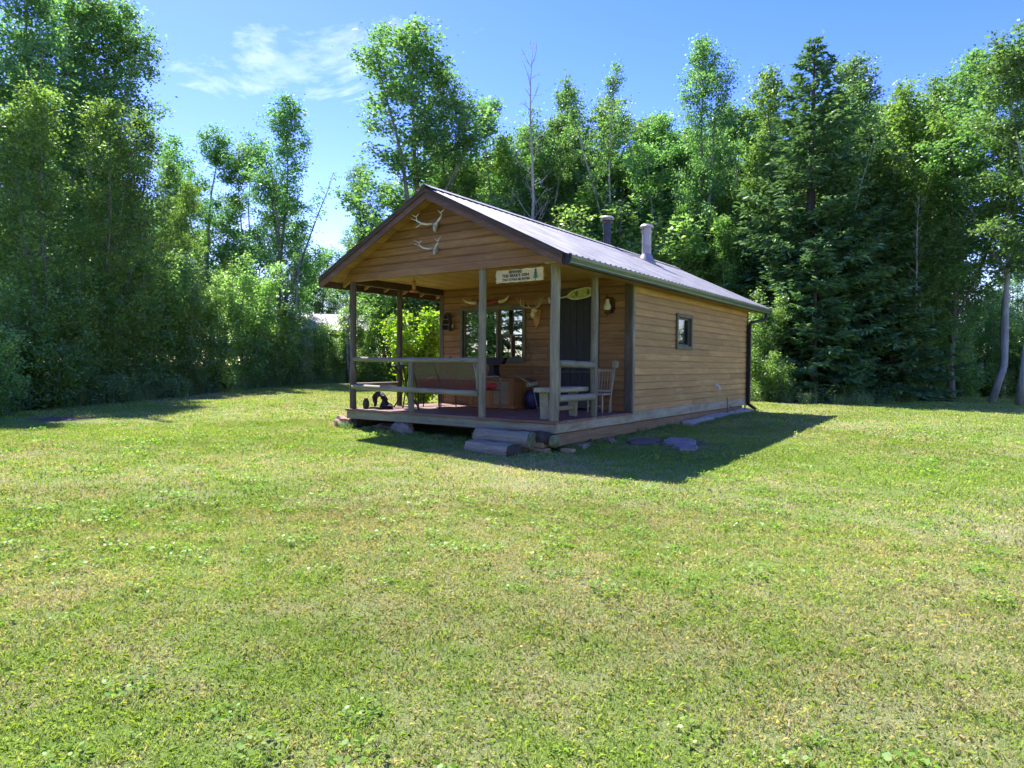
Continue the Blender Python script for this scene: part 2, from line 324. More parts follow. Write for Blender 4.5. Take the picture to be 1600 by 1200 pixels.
def lawn_mix(N, L, pos):
    """world-anchored patchiness of the lawn: 0 lush .. 1 dry"""
    n1 = noise(N, L, pos, .55, 5, .62, .4); n2 = noise(N, L, pos, 3.1, 4, .65)
    a = N.new('ShaderNodeMath'); a.operation = 'MULTIPLY_ADD'; L.new(n2, a.inputs[0]); a.inputs[1].default_value = .42
    n3 = noise(N, L, pos, .16, 3, .5); ws_ = N.new('ShaderNodeMath'); ws_.operation = 'MULTIPLY_ADD'; L.new(n3, ws_.inputs[0]); ws_.inputs[1].default_value = .38
    m2 = N.new('ShaderNodeMath'); m2.operation = 'MULTIPLY'; L.new(n1, m2.inputs[0]); m2.inputs[1].default_value = .30; L.new(m2.outputs[0], ws_.inputs[2]); L.new(ws_.outputs[0], a.inputs[2])
    return a.outputs[0]
def mat_lawn():
    m, N, L, b = newmat('mown_lawn_turf'); pos = N.new('ShaderNodeNewGeometry').outputs['Position']
    d = lawn_mix(N, L, pos)
    c = ramp(N, L, d, .48, .70, (.19, .285, .052), (.41, .39, .20))
    fine = noise(N, L, pos, 26, 6, .75); grit = noise(N, L, pos, 110, 4, .8)
    c = mix(N, L, ramp(N, L, grit, .36, .60), mix(N, L, .5, c, (.05, .045, .02)), c)
    c = mix(N, L, ramp(N, L, grit, .60, .68), c, (.46, .42, .22))
    # worn earth beside the cabin and by the left wood edge
    v = N.new('ShaderNodeVectorMath'); v.operation = 'DISTANCE'; L.new(pos, v.inputs[0]); v.inputs[1].default_value = (.75, 2.0, 0)
    v2 = N.new('ShaderNodeVectorMath'); v2.operation = 'DISTANCE'; L.new(pos, v2.inputs[0]); v2.inputs[1].default_value = (-8.6, -2.3, .1)
    mn = N.new('ShaderNodeMath'); mn.operation = 'MINIMUM'; L.new(v.outputs['Value'], mn.inputs[0]); L.new(v2.outputs['Value'], mn.inputs[1])
    ds = N.new('ShaderNodeMath'); ds.operation = 'MULTIPLY_ADD'; L.new(noise(N, L, pos, 3, 5), ds.inputs[0]); ds.inputs[1].default_value = 1.0; L.new(mn.outputs[0], ds.inputs[2])
    c = mix(N, L, ramp(N, L, ds.outputs[0], .95, 1.3, (1, 1, 1), (0, 0, 0)), c, (.17, .125, .09))
    L.new(c, b.inputs['Base Color']); b.inputs['Roughness'].default_value = .95; b.inputs['Specular IOR Level'].default_value = .1
    bump(N, L, b, fine, .9, .04); return m
M['lawn'] = mat_lawn()
grid_sheet('ground', -150, 150, -100, 200, 5, M['floor'], -.03)
EDGE = [(-10.6, -3.0), (-10.9, -1.6), (-11.8, .6), (-13.2, 3.2), (-15.0, 6.5), (-15.6, 9.8), (-13.0, 11.6), (-9.5, 12.2), (-6.0, 12.2), (-3.0, 11.9), (-.3, 11.6), (1.4, 12.4), (2.4, 14.4), (3.2, 18.5), (4.4, 24), (5.6, 29.5), (9.5, 32), (14, 30), (19, 24), (22, 14), (23, 0), (22, -14), (14, -22), (2, -24), (-8, -21), (-12, -13), (-11.2, -6)]
def smooth_poly(P, n=4):
    P = np.array(P); out = []
    for i in range(len(P)):
        a, b, c, d = P[i - 1], P[i], P[(i + 1) % len(P)], P[(i + 2) % len(P)]
        for k in range(n): t = k / n; out.append(.5 * (2 * b + (c - a) * t + (2 * a - 5 * b + 4 * c - d) * t * t + (3 * b - a - 3 * c + d) * t ** 3))
    return np.array(out)
LP = smooth_poly(EDGE)
def inside(x, y, P=LP):
    x = np.asarray(x); y = np.asarray(y); r = np.zeros(x.shape, bool)
    for i in range(len(P)):
        x1, y1 = P[i - 1]; x2, y2 = P[i]
        c = ((y1 > y) != (y2 > y)) & (x < (x2 - x1) * (y - y1) / (y2 - y1 + 1e-12) + x1); r ^= c
    return r
# the lawn: its cells follow the fall of the ground and stop at the wavy edge of the wood
xs = np.arange(-17, 25, .35); ys = np.arange(-26, 35, .35); X, Y = np.meshgrid(xs, ys); ins = inside(X + .175, Y + .175)
V = np.stack([X, Y, gzn(X, Y)], -1).reshape(-1, 3); nx = len(xs)
fl = [(j * nx + i, j * nx + i + 1, (j + 1) * nx + i + 1, (j + 1) * nx + i) for j in range(len(ys) - 1) for i in range(nx - 1) if ins[j, i]]
used = np.unique(np.array(fl)); remap = -np.ones(len(V), int); remap[used] = np.arange(len(used))
MB().add(V[used], [tuple(remap[list(q)]) for q in fl]).build('lawn', M['lawn'], smooth=True, kind='structure')

# ------------------------------------------------------------------ the cabin
Wd, Pd, Ld, D0, HB = 3.96, 2.26, 6.16, .416, 2.566
XC, ZP, SL = -1.98, 3.633, .4902
YF, YB = -.32, 8.96; XE = 2.265          # roof half width
def roofz(x): return ZP - SL * abs(x - XC)
YR = Pd + Ld
cabin = thing('cabin', (XC, 4, 0), 'small wooden cabin with a covered front porch and grey metal gable roof', 'cabin')
def part(name, mb, mat, parent=None, **k): return mb.build(name, mat, parent or cabin, **k)

BR = random.Random(21)
def siding(parent, axis, plane, out, a0, a1, z0, z1, holes, mat, step=.117, top=None):
    """drop siding, one object a board; axis = run direction, out = outward sign on the other axis"""
    z = z0; ob = []
    while z < z1 - .01:
        zt = min(z + step, z1); segs = [(a0, a1)]
        for (h0, h1, hz0, hz1) in holes:
            if hz1 > z + .01 and hz0 < zt - .01:
                ns = []
                for s0, s1 in segs:
                    if h1 <= s0 or h0 >= s1: ns.append((s0, s1))
                    else:
                        if h0 - s0 > .02: ns.append((s0, h0))
                        if s1 - h1 > .02: ns.append((h1, s1))
                segs = ns
        if not top:
            ns = []
            for s0, s1 in segs:
                cutp = s0 + (s1 - s0) * BR.uniform(.2, .8)
                ns += [(s0, cutp - .0015), (cutp + .0015, s1)] if (s1 - s0 > 2.2 and BR.uniform(0, 1) < .55) else [(s0, s1)]
            segs = ns
        for s0, s1 in segs:
            b0, b1, t0, t1 = s0, s1, s0, s1
            if top:
                b0, b1 = max(s0, top(z)[0]), min(s1, top(z)[1]); t0, t1 = max(s0, top(zt)[0]), min(s1, top(zt)[1])
                if b1 - b0 < .03: continue
                if t1 - t0 < .01: t0 = t1 = (t0 + t1) / 2; t1 += .005
            prof = [(0, z, b0, b1), (.021, z, b0, b1), (.023, z + (zt - z) * .80, b0 + (t0 - b0) * .8, b1 + (t1 - b1) * .8), (.006, z + (zt - z) * .87, b0 + (t0 - b0) * .86, b1 + (t1 - b1) * .86), (.006, zt, t0, t1), (0, zt, t0, t1)]
            v = []
            for e in (0, 1):
                for (d, zz, q0, q1) in prof:
                    q = (q0, q1)[e]; v.append((q, plane + out * d, zz) if axis == 'x' else (plane + out * d, q, zz))
            n = 6; f = [tuple(range(n))[::-1], tuple(range(n, 2 * n))] + [(i, (i + 1) % n, n + (i + 1) % n, n + i) for i in range(n)]
            if (axis == 'x') != (out < 0): f = [q[::-1] for q in f]
            ob.append(MB().add(v, f).build('siding_board', mat, parent))
        z = zt
    return ob
def wall_core(parent_name, axis, p0, p1, a0, a1, z0, z1, holes, mat):
    """the sheathed core of a wall, cut round its openings"""
    mb = MB(); cuts = sorted(holes)
    def bx(s0, s1, q0, q1):
        if s1 - s0 < .005 or q1 - q0 < .005: return
        if axis == 'x': mb.box(s0, s1, p0, p1, q0, q1)
        else: mb.box(p0, p1, s0, s1, q0, q1)
    cur = a0
    for h0, h1, hz0, hz1 in cuts:
        bx(cur, h0, z0, z1); bx(h0, h1, z0, hz0); bx(h0, h1, hz1, z1); cur = h1
    bx(cur, a1, z0, z1)
    return part(parent_name, mb, mat)
WIN = (-3.40, -2.05, 1.24, 2.14); DOOR = (-1.42, -.63, D0, 2.35); SW = (4.10, 4.76, 1.50, 2.03)
w1 = wall_core('porch_wall', 'x', Pd + .02, Pd + .10, -Wd + .02, -.025, D0 - .1, 2.60, [WIN, DOOR], M['inside'])
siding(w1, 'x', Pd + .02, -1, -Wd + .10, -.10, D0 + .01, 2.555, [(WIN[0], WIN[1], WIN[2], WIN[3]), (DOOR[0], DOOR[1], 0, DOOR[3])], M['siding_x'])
w2 = wall_core('side_wall', 'y', -.10, -.02, Pd + .103, YR - .003, D0 - .1, 2.50, [SW], M['inside'])
siding(w2, 'y', -.02, 1, Pd + .095, YR - .02, D0 + .01, 2.52, [SW], M['siding_y'])
w3 = wall_core('side_wall', 'y', -Wd + .02, -Wd + .10, Pd + .103, YR - .003, D0 - .1, 2.50, [], M['inside'])
siding(w3, 'y', -Wd + .02, -1, Pd + .02, YR - .02, D0 + .01, 2.52, [], M['siding_y'])
mb = MB(); mb.prism([(-Wd + .02, YR, D0 - .1), (-.02, YR, D0 - .1), (-.02, YR, roofz(0) - .06), (XC, YR, ZP - .06), (-Wd + .02, YR, roofz(-Wd) - .06)], (0, -.08, 0))
w4 = part('rear_wall', mb, M['inside'])
def gtop(z):
    h = (ZP - .045 - z) / SL; return (XC - h, XC + h)
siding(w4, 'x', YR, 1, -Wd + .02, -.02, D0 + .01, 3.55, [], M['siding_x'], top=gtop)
# gable over the porch beam
gb = MB(); gb.prism([(-Wd + .06, .035, HB + .01), (-.06, .035, HB + .01), (-.02, .035, roofz(-.02) - .05), (XC, .035, ZP - .05), (-Wd + .02, .035, roofz(-Wd + .02) - .05)], (0, .06, 0))
gable = part('gable_wall', gb, M['inside'])
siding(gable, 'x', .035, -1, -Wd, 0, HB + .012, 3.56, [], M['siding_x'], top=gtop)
mb = MB().box(-Wd, 0, -.008, .10, HB - .10, HB + .01)   # front header
part('porch_header', mb, M['siding_x'], bevel=.004)
part('porch_beam', MB().box(-Wd + .0, -Wd + .09, .103, Pd + .02, HB - .13, HB + .0), M['brown_y'], bevel=.005)
part('porch_beam', MB().box(-.09, -.0, .103, Pd - .003, HB - .09, HB + .0), M['siding_y'], bevel=.005)
# porch ceiling boards
nb = 19; cw = (Wd - .2) / nb
for i in range(nb):
    x0 = -Wd + .10 + i * cw; part('ceiling_board', MB().box(x0 + .003, x0 + cw - .001, .103, Pd - .002, HB - .02 + .002 * (i % 2), HB + .01), M['ceiling'])
# corner boards
part('corner_board', MB().box(-.13, 0.004, Pd - .012, Pd + .018, D0 + .002, 2.55), M['brown_z'], bevel=.004)
part('corner_board', MB().box(-.018, .012, Pd + .02, Pd + .093, D0 + .002, 2.52), M['grey_z'], bevel=.004)
part('corner_board', MB().box(-Wd - .004, -Wd + .10, Pd - .012, Pd + .018, D0 + .002, 2.55), M['brown_z'], bevel=.004)
part('corner_board', MB().box(-.018, .012, YR - .018, YR + .03, D0 + .002, 2.48), M['brown_z'], bevel=.004)
# interior floor and a dark back
part('interior_floor', MB().box(-Wd + .1, -.1, Pd + .1, YR - .08, .30, .40), M['inside'])
part('interior_ceiling', MB().box(-Wd + .1, -.1, Pd + .1, YR - .08, 2.44, 2.50), M['inside'])

# roof
def slope_pts(side, x_in, x_out, lift):
    xi = XC + side * x_in; xo = XC + side * x_out
    return (xi, roofz(xi) + lift), (xo, roofz(xo) + lift)
roof = thing('roof', (XC, 4, 3), '', 'x'); del roof['label'], roof['category']; roof.location = (0, 0, 0); roof.parent = cabin; roof.location = (0, 0, 3)
def rbuild(name, mb, mat, **k): return mb.build(name, mat, roof, **k)
# sheathing boards seen from below (run along y)
for side in (-1, 1):
    k = 0; x = 0.0
    while x < XE - .02:
        x2 = min(x + .17, XE); (xi, zi), (xo, zo) = slope_pts(side, x + .002, x2 - .002, -.045)
        rbuild('sheathing_board', MB().prism([(xi, YF + .04, zi), (xo, YF + .04, zo), (xo, YF + .04, zo + .022), (xi, YF + .04, zi + .022)], (0, YB - YF - .08, 0)), M['sheathing']); x = x2
# rafters
for side in (-1, 1):
    y = YF + .45
    while y < YB - .1:
        if side < 0 or y > 0:
            x_in = 1.99 if y < Pd else 1.99
            (xi, zi), (xo, zo) = slope_pts(side, x_in, XE - .03, -.048)
            rbuild('rafter_tail', MB().prism([(xi, y, zi), (xo, y, zo), (xo, y, zo - .085), (xi, y, zi - .085)], (0, .04, 0)), M['sheathing'])
        y += .46
# eave and rake boards
(xi, zi), (xo, zo) = slope_pts(-1, 0, XE, 0)
rbuild('eave_board', MB().box(XC - XE - .022, XC - XE, YF, YB, roofz(XC - XE) - .15, roofz(XC - XE) - .012), M['brown_y'], bevel=.004)
rbuild('eave_board', MB().box(XC + XE - .022, XC + XE, YF, YB, roofz(XC + XE) - .15, roofz(XC + XE) - .012), M['brown_y'], bevel=.004)
rbuild('soffit', MB().box(.003, XC + XE - .024, YF + .03, YB - .03, roofz(XC + XE) - .12, roofz(XC + XE) - .10), M['sheathing'])
for yy, mat in ((YF, M['brown_red']), (YB - .03, M['brown'])):
    for side in (-1, 1):
        (xi, zi), (xo, zo) = slope_pts(side, 0.0, XE, 0)
        rbuild('rake_board', MB().prism([(xi, yy, zi - .018), (xo, yy, zo - .018), (xo, yy, zo - .165), (xi, yy, zi - .165)], (0, .032, 0)), mat, bevel=.003)
        rbuild('rake_trim', MB().prism([(xi, yy - .024, zi - .010), (xo, yy - .024, zo - .010), (xo, yy - .024, zo - .075), (xi, yy - .024, zi - .075)], (0, .022, 0)), M['brown'], bevel=.002)
        (xi, zi), (xo, zo) = slope_pts(side, 0.16, XE - .03, 0)
        if yy == YF: rbuild('rake_trim', MB().prism([(xi, yy + .036, zi - .10), (xo, yy + .036, zo - .10), (xo, yy + .036, zo - .135), (xi, yy + .036, zi - .135)], (0, .035, 0)), M['sheathing'])
# ribbed metal sheets, one object a sheet
npan = 10; pw = (YB - YF + .06) / npan
for side in (-1, 1):
    for i in range(npan):
        y0 = YF - .03 + i * pw; prof = []
        for k in range(6):
            a = y0 + pw * k / 6; prof += [(a, 0), (a + pw / 6 * .50, 0), (a + pw / 6 * .62, .013), (a + pw / 6 * .86, .013), (a + pw / 6 * .98, 0)]
        prof.append((y0 + pw, .0)); lift = .002 + .0015 * (i % 2)
        xi, xo = XC + side * .0, XC + side * (XE + .045); v = []
        for (x, zz) in ((xi, roofz(xi)), (xo, roofz(xo))):
            for (yy, hh) in prof: v.append((x, yy, zz + hh + lift))
        for (x, zz) in ((xi, roofz(xi)), (xo, roofz(xo))):
            for (yy, hh) in prof: v.append((x, yy, zz + hh + lift - .0018))
        n = len(prof); f = []
        for k in range(n - 1):
            f.append((k, n + k, n + k + 1, k + 1)[::(-1 if side < 0 else 1)]); f.append((2 * n + k, 2 * n + k + 1, 3 * n + k + 1, 3 * n + k)[::(-1 if side < 0 else 1)]); f.append((n + k, 3 * n + k, 3 * n + k + 1, n + k + 1))
        rbuild('roof_sheet', MB().add(v, f), M['metal_roof'])
rbuild('ridge_cap', MB().prism([(XC - .14, YF - .035, ZP - .07 + .032), (XC, YF - .035, ZP + .034), (XC + .14, YF - .035, ZP - .07 + .032), (XC + .14, YF - .035, ZP - .07 + .036), (XC, YF - .035, ZP + .039), (XC - .14, YF - .035, ZP - .07 + .036)], (0, YB - YF + .07, 0)), M['metal_roof'])

# gutter with downspout
gx = XC + XE + .002; gzt = roofz(gx) - .03
prof = [(0, 0), (0, -.105), (.05, -.115), (.075, -.10), (.075, -.085), (.10, -.045), (.105, -.01), (.095, -.004), (.090, -.012), (.085, -.045), (.062, -.08), (.062, -.092), (.048, -.104), (.008, -.097), (.008, 0)]
gut = part('gutter', MB().prism([(gx + a, YF + .02, gzt + b) for a, b in prof], (0, YB - YF - .02, 0)), M['gutter'])
for yy in (YF + .012, YB + .001): MB().prism([(gx + a, yy, gzt + b) for a, b in ((0, .002), (0, -.12), (.05, -.12), (.08, -.1), (.108, -.045), (.108, .002))], (0, .007, 0)).build('gutter_end_cap', M['black'], gut)
ds = MB(); xg, xw = gx + .05, .055
ds.tube([(xg, YB - .22, gzt - .11), (xg, YB - .22, gzt - .20), (xg - .04, YB - .28, gzt - .26), (xw + .02, YR + .02, gzt - .33), (xw, YR - .03, gzt - .40)], .036, 8)
ds.box(xw - .038, xw + .038, YR - .075, YR + .0, .26, gzt - .38)
ds.beam((xw, YR - .04, .29), (xw + .17, YR - .02, .17), .075, .06)
part('downspout', ds, M['black'])

# deck
deck = thing('deck', (0, 0, 0), '', 'x'); del deck['label'], deck['category']; deck.parent = cabin; deck.location = (0, 0, 0)
def dbuild(name, mb, mat, **k): return mb.build(name, mat, deck, **k)
nbd = 16; bw = (Pd + .03) / nbd
for i in range(nbd):
    y0 = -.03 + i * bw; dbuild('deck_board', MB().box(-Wd - .02 + .004 * (i % 3), .02 - .003 * (i % 2), y0 + .002, y0 + bw - .004, D0 - .032, D0 - .001 * (i % 2)), M['deck'], bevel=.003)
dbuild('rim_board', MB().box(-Wd, -.002, -.012, .028, D0 - .155, D0 - .034), M['rim_x'], bevel=.004)
dbuild('rim_board', MB().box(-.042, 0, .03, Pd + .06, D0 - .155, D0 - .034), M['rim_y'], bevel=.004)
dbuild('rim_board', MB().box(-.038, .002, Pd + .064, YR, D0 - .150, D0 + .008), M['rim_y'], bevel=.004)
dbuild('rim_board', MB().box(-Wd, -Wd + .04, .03, YR, D0 - .155, D0 - .034), M['rim_x'])
for i in range(7):
    x = -Wd + .3 + i * .58; dbuild('joist', MB().box(x, x + .045, .05, Pd, D0 - .16, D0 - .036), M['dark_log'])
def logmb(p0, p1, r, n=10, jit=.05, seed=0, taper=1, k=7, sag=0):
    p0, p1 = np.array(p0, float), np.array(p1, float); rg = np.random.default_rng(seed)
    pts = [p0 + (p1 - p0) * i / (k - 1) + rg.normal(0, jit * r * .6, 3) * (0 < i < k - 1) + np.array([0, 0, -sag * math.sin(math.pi * i / (k - 1))]) for i in range(k)]
    return MB().tube(pts, [r * (1 + (taper - 1) * i / (k - 1)) for i in range(k)], n, True, 0, jit, seed)
MBs = MB(); MBs.box(-.15, -.012, .05, YR - .25, .075, D0 - .158); s_ = dbuild('sill_timber', MBs, M['sill_log'], bevel=.02)
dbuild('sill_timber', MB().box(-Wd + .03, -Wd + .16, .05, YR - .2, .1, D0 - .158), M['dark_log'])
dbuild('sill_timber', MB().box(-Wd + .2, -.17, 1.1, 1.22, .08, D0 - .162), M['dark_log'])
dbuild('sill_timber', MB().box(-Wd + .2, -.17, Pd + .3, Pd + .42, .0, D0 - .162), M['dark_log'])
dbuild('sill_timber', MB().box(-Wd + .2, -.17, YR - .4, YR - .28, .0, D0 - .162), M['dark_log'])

# posts and rails of the porch
porch = thing('porch', (0, 0, 0), '', 'x'); del porch['label'], porch['category']; porch.parent = cabin; porch.location = (0, 0, 0)
def pbuild(name, mb, mat, **k): return mb.build(name, mat, porch, **k)
def post(x, y, w, z1, mat, seed, z0=D0):
    # hand-squared pole: an irregular octagon that wanders a little
    pts = [(x + .004 * math.sin(i * 1.7 + seed), y + .004 * math.cos(i * 2.1 + seed), z0 + (z1 - z0) * i / 8) for i in range(9)]
    return pbuild('post', MB().tube(pts, [w / 2 * 1.07] * 9, 8, True, 0, .05, seed), mat)
post(-Wd + .065, .065, .098, HB - .10, M['brown_z'], 1); post(-1.247, .065, .100, HB - .10, M['grey_z'], 2); post(-.06, .065, .122, HB - .10, M['grey_z'], 3)  # left post: its dark look against the light is put into the brown
post(-Wd + .055, 1.137, .092, HB - .13, M['brown_z'], 4); post(-.06, 1.135, .10, HB - .09, M['grey_z'], 5)  # mid-left post likewise: backlit darkness painted as brown
post(-2.606, .065, .085, 1.19, M['grey_z'], 6)
pbuild('rail', logmb((-Wd + .10, .055, 1.222), (-1.29, .06, 1.205), .039, seed=1, k=12, sag=.008), M['grey_x'], smooth=True)
pbuild('rail', logmb((-Wd + .10, .03, .775), (-1.29, .02, .735), .042, seed=2, k=12), M['grey_x'], smooth=True)
pbuild('rail', logmb((-Wd + .05, .11, 1.222), (-Wd + .05, 1.10, 1.215), .04, seed=3), M['grey_y'], smooth=True)
pbuild('rail', logmb((-Wd + .05, .11, .80), (-Wd + .05, 1.10, .805), .035, seed=4), M['grey_y'], smooth=True)
pbuild('rail', logmb((-Wd + .05, 1.18, 1.215), (-Wd + .05, Pd - .02, 1.21), .04, seed=8), M['grey_y'], smooth=True)
pbuild('rail', logmb((-.055, .13, 1.165), (-.055, 1.10, 1.150), .050, seed=5), M['grey_y'], smooth=True)
pbuild('rail', logmb((-.045, .13, .705), (-.045, 1.10, .700), .050, seed=6), M['grey_y'], smooth=True)
pbuild('baluster', MB().box(-1.345, -1.305, .045, .085, .79, 1.17), M['grey_z'], bevel=.004)
pbuild('baluster', MB().box(-.075, -.04, .155, .19, .75, 1.12), M['grey_z'], bevel=.004)

# windows
def window(x0, x1, z0, z1, plane, ax, sash, glass, curtain=None, frame=.055, lower=None):
    out = -1 if ax == 'x' else 1
    def bx(mb, a0, a1, q0, q1, d0, d1):   # d: depth outward from the wall face
        if ax == 'x': mb.box(a0, a1, plane - d1, plane - d0, q0, q1)
        else: mb.box(plane + d0, plane + d1, a0, a1, q0, q1)
    e = thing('window', (0, 0, 0), '', 'x'); del e['label'], e['category']; e.parent = cabin; e.location = (0, 0, 0)
    fr = MB(); bx(fr, x0 - frame, x0 + .008, z0 - frame, z1 + frame, -.01, .035); bx(fr, x1 - .008, x1 + frame, z0 - frame, z1 + frame, -.01, .035)
    bx(fr, x0 + .008, x1 - .008, z1 - .008, z1 + frame, -.01, .034); bx(fr, x0 + .008, x1 - .008, z0 - frame, z0 + .008, -.01, .034)
    fr.build('window_frame', M['window_frame'], e, bevel=.004)
    for (a0, a1, q0, q1, dep, t) in sash:
        s = MB(); bx(s, a0, a0 + t, q0, q1, dep, dep + .03); bx(s, a1 - t, a1, q0, q1, dep, dep + .03)
        bx(s, a0 + t, a1 - t, q1 - t, q1, dep, dep + .029); bx(s, a0 + t, a1 - t, q0, q0 + t, dep, dep + .029); s.build('sash', M['window_frame'], e, bevel=.003)
        g = MB(); bx(g, a0 + t - .004, a1 - t + .004, q0 + t - .004, q1 - t + .004, dep + .012, dep + .016); g.build('pane', glass, e)
    if curtain:
        for a0, a1 in curtain:
            n = 16; poly = []
            for k in range(n + 1): poly.append((a0 + (a1 - a0) * k / n, .018 * math.sin(k * 2.4)))
            v = []; f = []
            for (a, d) in poly:
                for zz in (z0 - .02, z1 + .02): v.append((a, plane + .16 + d, zz) if ax == 'x' else (plane - .16 + d, a, zz))
            for k in range(n): f.append((2 * k, 2 * k + 2, 2 * k + 3, 2 * k + 1))
            c = MB().add(v, f).build('curtain', M['curtain'], e); so_ = c.modifiers.new('thick', 'SOLIDIFY'); so_.thickness = .004
    return e
wm = WIN[0] + .78; zm = (WIN[2] + WIN[3]) / 2 - .03
wf = window(WIN[0], WIN[1], WIN[2], WIN[3], Pd, 'x', [(WIN[0] + .008, wm, WIN[2] + .008, WIN[3] - .008, -.05, .035), (wm + .045, WIN[1] - .008, zm - .01, WIN[3] - .008, -.04, .03), (wm + .045, WIN[1] - .008, WIN[2] + .008, zm + .02, -.075, .03)], M['glass'], curtain=[(WIN[0] + .02, WIN[0] + .27)])
MB().box(wm, wm + .045, Pd - .03, Pd + .05, WIN[2] + .008, WIN[3] - .008).build('mullion', M['window_frame'], wf, bevel=.003)
window(SW[0], SW[1], SW[2], SW[3], 0, 'y', [(SW[0] + .008, SW[1] - .008, SW[2] + .008, SW[3] - .008, -.05, .035)], M['glass_side'], curtain=[(SW[0] + .02, SW[0] + .3)])
# door
door = thing('door', (0, 0, 0), '', 'x'); del door['label'], door['category']; door.parent = cabin; door.location = (0, 0, 0)
MB().box(DOOR[0] + .02, DOOR[1] - .02, Pd + .03, Pd + .05, D0 + .02, DOOR[3] - .02).build('door_panel', M['door_dark'], door)
fr = MB(); fr.box(DOOR[0] - .06, DOOR[0] + .02, Pd - .02, Pd + .06, D0 + .003, DOOR[3] + .05); fr.box(DOOR[1] - .02, DOOR[1] + .055, Pd - .02, Pd + .06, D0 + .003, DOOR[3] + .05); fr.box(DOOR[0] + .02, DOOR[1] - .02, Pd - .019, Pd + .06, DOOR[3] - .02, DOOR[3] + .049)
fr.build('door_frame', M['brown_z'], door, bevel=.004)
st = MB(); st.box(DOOR[0] + .022, DOOR[0] + .07, Pd, Pd + .028, D0 + .03, DOOR[3] - .022); st.box(DOOR[1] - .07, DOOR[1] - .022, Pd, Pd + .028, D0 + .03, DOOR[3] - .022)
st.box(DOOR[0] + .07, DOOR[1] - .07, Pd + .001, Pd + .027, DOOR[3] - .075, DOOR[3] - .022); st.box(DOOR[0] + .07, DOOR[1] - .07, Pd + .001, Pd + .027, D0 + .03, D0 + .15); st.box(DOOR[0] + .07, DOOR[1] - .07, Pd + .001, Pd + .027, 1.02, 1.05)
st.build('door_frame', M['door_frame'], door, bevel=.003)
for i in range(5):
    xx = DOOR[0] + .16 + i * .12; MB().box(xx, xx + .006, Pd + .018, Pd + .029, D0 + .15, DOOR[3] - .075).build('door_slat', M['door_frame'], door)
MB().box(DOOR[1] - .065, DOOR[1] - .04, Pd - .03, Pd - .001, 1.32, 1.44).build('door_handle', M['black'], door, bevel=.004)
# chimneys
ch1 = thing('stovepipe', (0, 0, 0), '', 'x'); del ch1['label'], ch1['category']; ch1.parent = cabin
ptag(ch1, 'black round stovepipe with a flat cap, nearer the porch'); cx, cy = -2.18, 5.62
MB().lathe((cx, cy, 0), [(.085, 3.35), (.085, 4.19)], 18).build('pipe', M['black_pipe'], ch1, smooth=False)
MB().lathe((cx, cy, 4.19), [(.10, 0), (.125, .02), (.125, .035), (.10, .06)], 18).build('cap', M['black_pipe'], ch1)
MB().lathe((cx, cy, 4.25), [(.09, 0), (.09, .025), (.14, .03), (.145, .055), (.10, .085), (.02, .10)], 18).build('cap', M['grey_pipe'], ch1)
ch2 = thing('stovepipe', (0, 0, 0), '', 'x'); del ch2['label'], ch2['category']; ch2.parent = cabin
ptag(ch2, 'tan galvanised stovepipe with a domed cap, farther along the ridge'); cx, cy = -1.42, 5.95; zz = roofz(cx)
MB().lathe((cx, cy, 0), [(.10, zz - .1), (.10, 3.96)], 20).build('pipe', M['grey_pipe'], ch2)
MB().lathe((cx, cy, zz - .08), [(.20, 0), (.19, .05), (.12, .20), (.106, .23)], 20).build('flashing', M['grey_pipe'], ch2)
MB().box(cx - .30, cx + .30, cy - .22, cy + .22, 0, .006).build('flashing', M['grey_pipe'], ch2)
MB().lathe((cx, cy, 3.96), [(.11, 0), (.11, .05), (.095, .055), (.095, .10), (.145, .105), (.15, .13), (.12, .165), (.04, .18)], 20).build('cap', M['grey_pipe'], ch2)
for o in list(COL.objects):
    if o.parent == ch2 and o.name.startswith('flashing') and len(o.data.vertices) == 8:
        for v in o.data.vertices: v.co.z += roofz(v.co.x + wloc(ch2)[0]) + .026
# wall details
part('pipe_outlet', MB().tube([(0, 6.24, .76), (.05, 6.24, .76), (.075, 6.25, .73), (.075, 6.26, .66)], .022, 8).lathe((.012, 6.24, .76), [(.03, -.03), (.03, .03)], 8), M['white'])

# ------------------------------------------------------------------ things on the cabin and its porch
def antler_skull(x, z, big, label):
    e = thing('antler_skull', (x, -.03, z), label, 'antlers', 'bleached antler skulls on the gable'); s = 1 if big else .8
    sk = MB(); sk.ball((x, -.045, z + .01), (.040 * s, .035, .042 * s), 10, 8, jit=.06, seed=3); sk.ball((x + .003, -.062, z - .045 * s), (.026 * s, .03, .055 * s), 10, 8, jit=.06, seed=4); sk.box(x - .02, x + .02, -.06, -.012, z - .05, z + .03)
    sk.build('skull', M['bone_grey'], e, smooth=True)
    for sx in (-1, 1):
        b = np.array([x + sx * .035 * s, -.07, z + .025 * s]); w = .19 * s if big else .17 * s; s0 = s; s *= .55 if big else .5; mbt = MB()
        hook = [b, b + np.array([sx * .10 * s, -.05, -.03 * s]), b + np.array([sx * .22 * s, -.10, -.01 * s]), b + np.array([sx * w, -.12, .07 * s]), b + np.array([sx * (w + .01), -.13, .17 * s]), b + np.array([sx * (w - .04), -.13, .25 * s])]
        s = s0; mbt.tube(hook, [.015 * s, .016 * s, .015 * s, .013 * s, .009 * s, .004], 7)
        mbt.tube([hook[3], hook[3] + np.array([sx * .07, -.05, .03])], [.010 * s, .003], 6); mbt.tube([hook[4], hook[4] + np.array([sx * .09, -.02, .05])], [.008 * s, .003], 6)
        if big: mbt.tube([hook[2], hook[2] + np.array([sx * .05, -.08, -.07])], [.009, .003], 6)
        mbt.build('antler', M['bone'], e, smooth=True)
antler_skull(-2.03, 3.15, True, 'larger bleached deer skull with branching antlers, high on the cabin gable')
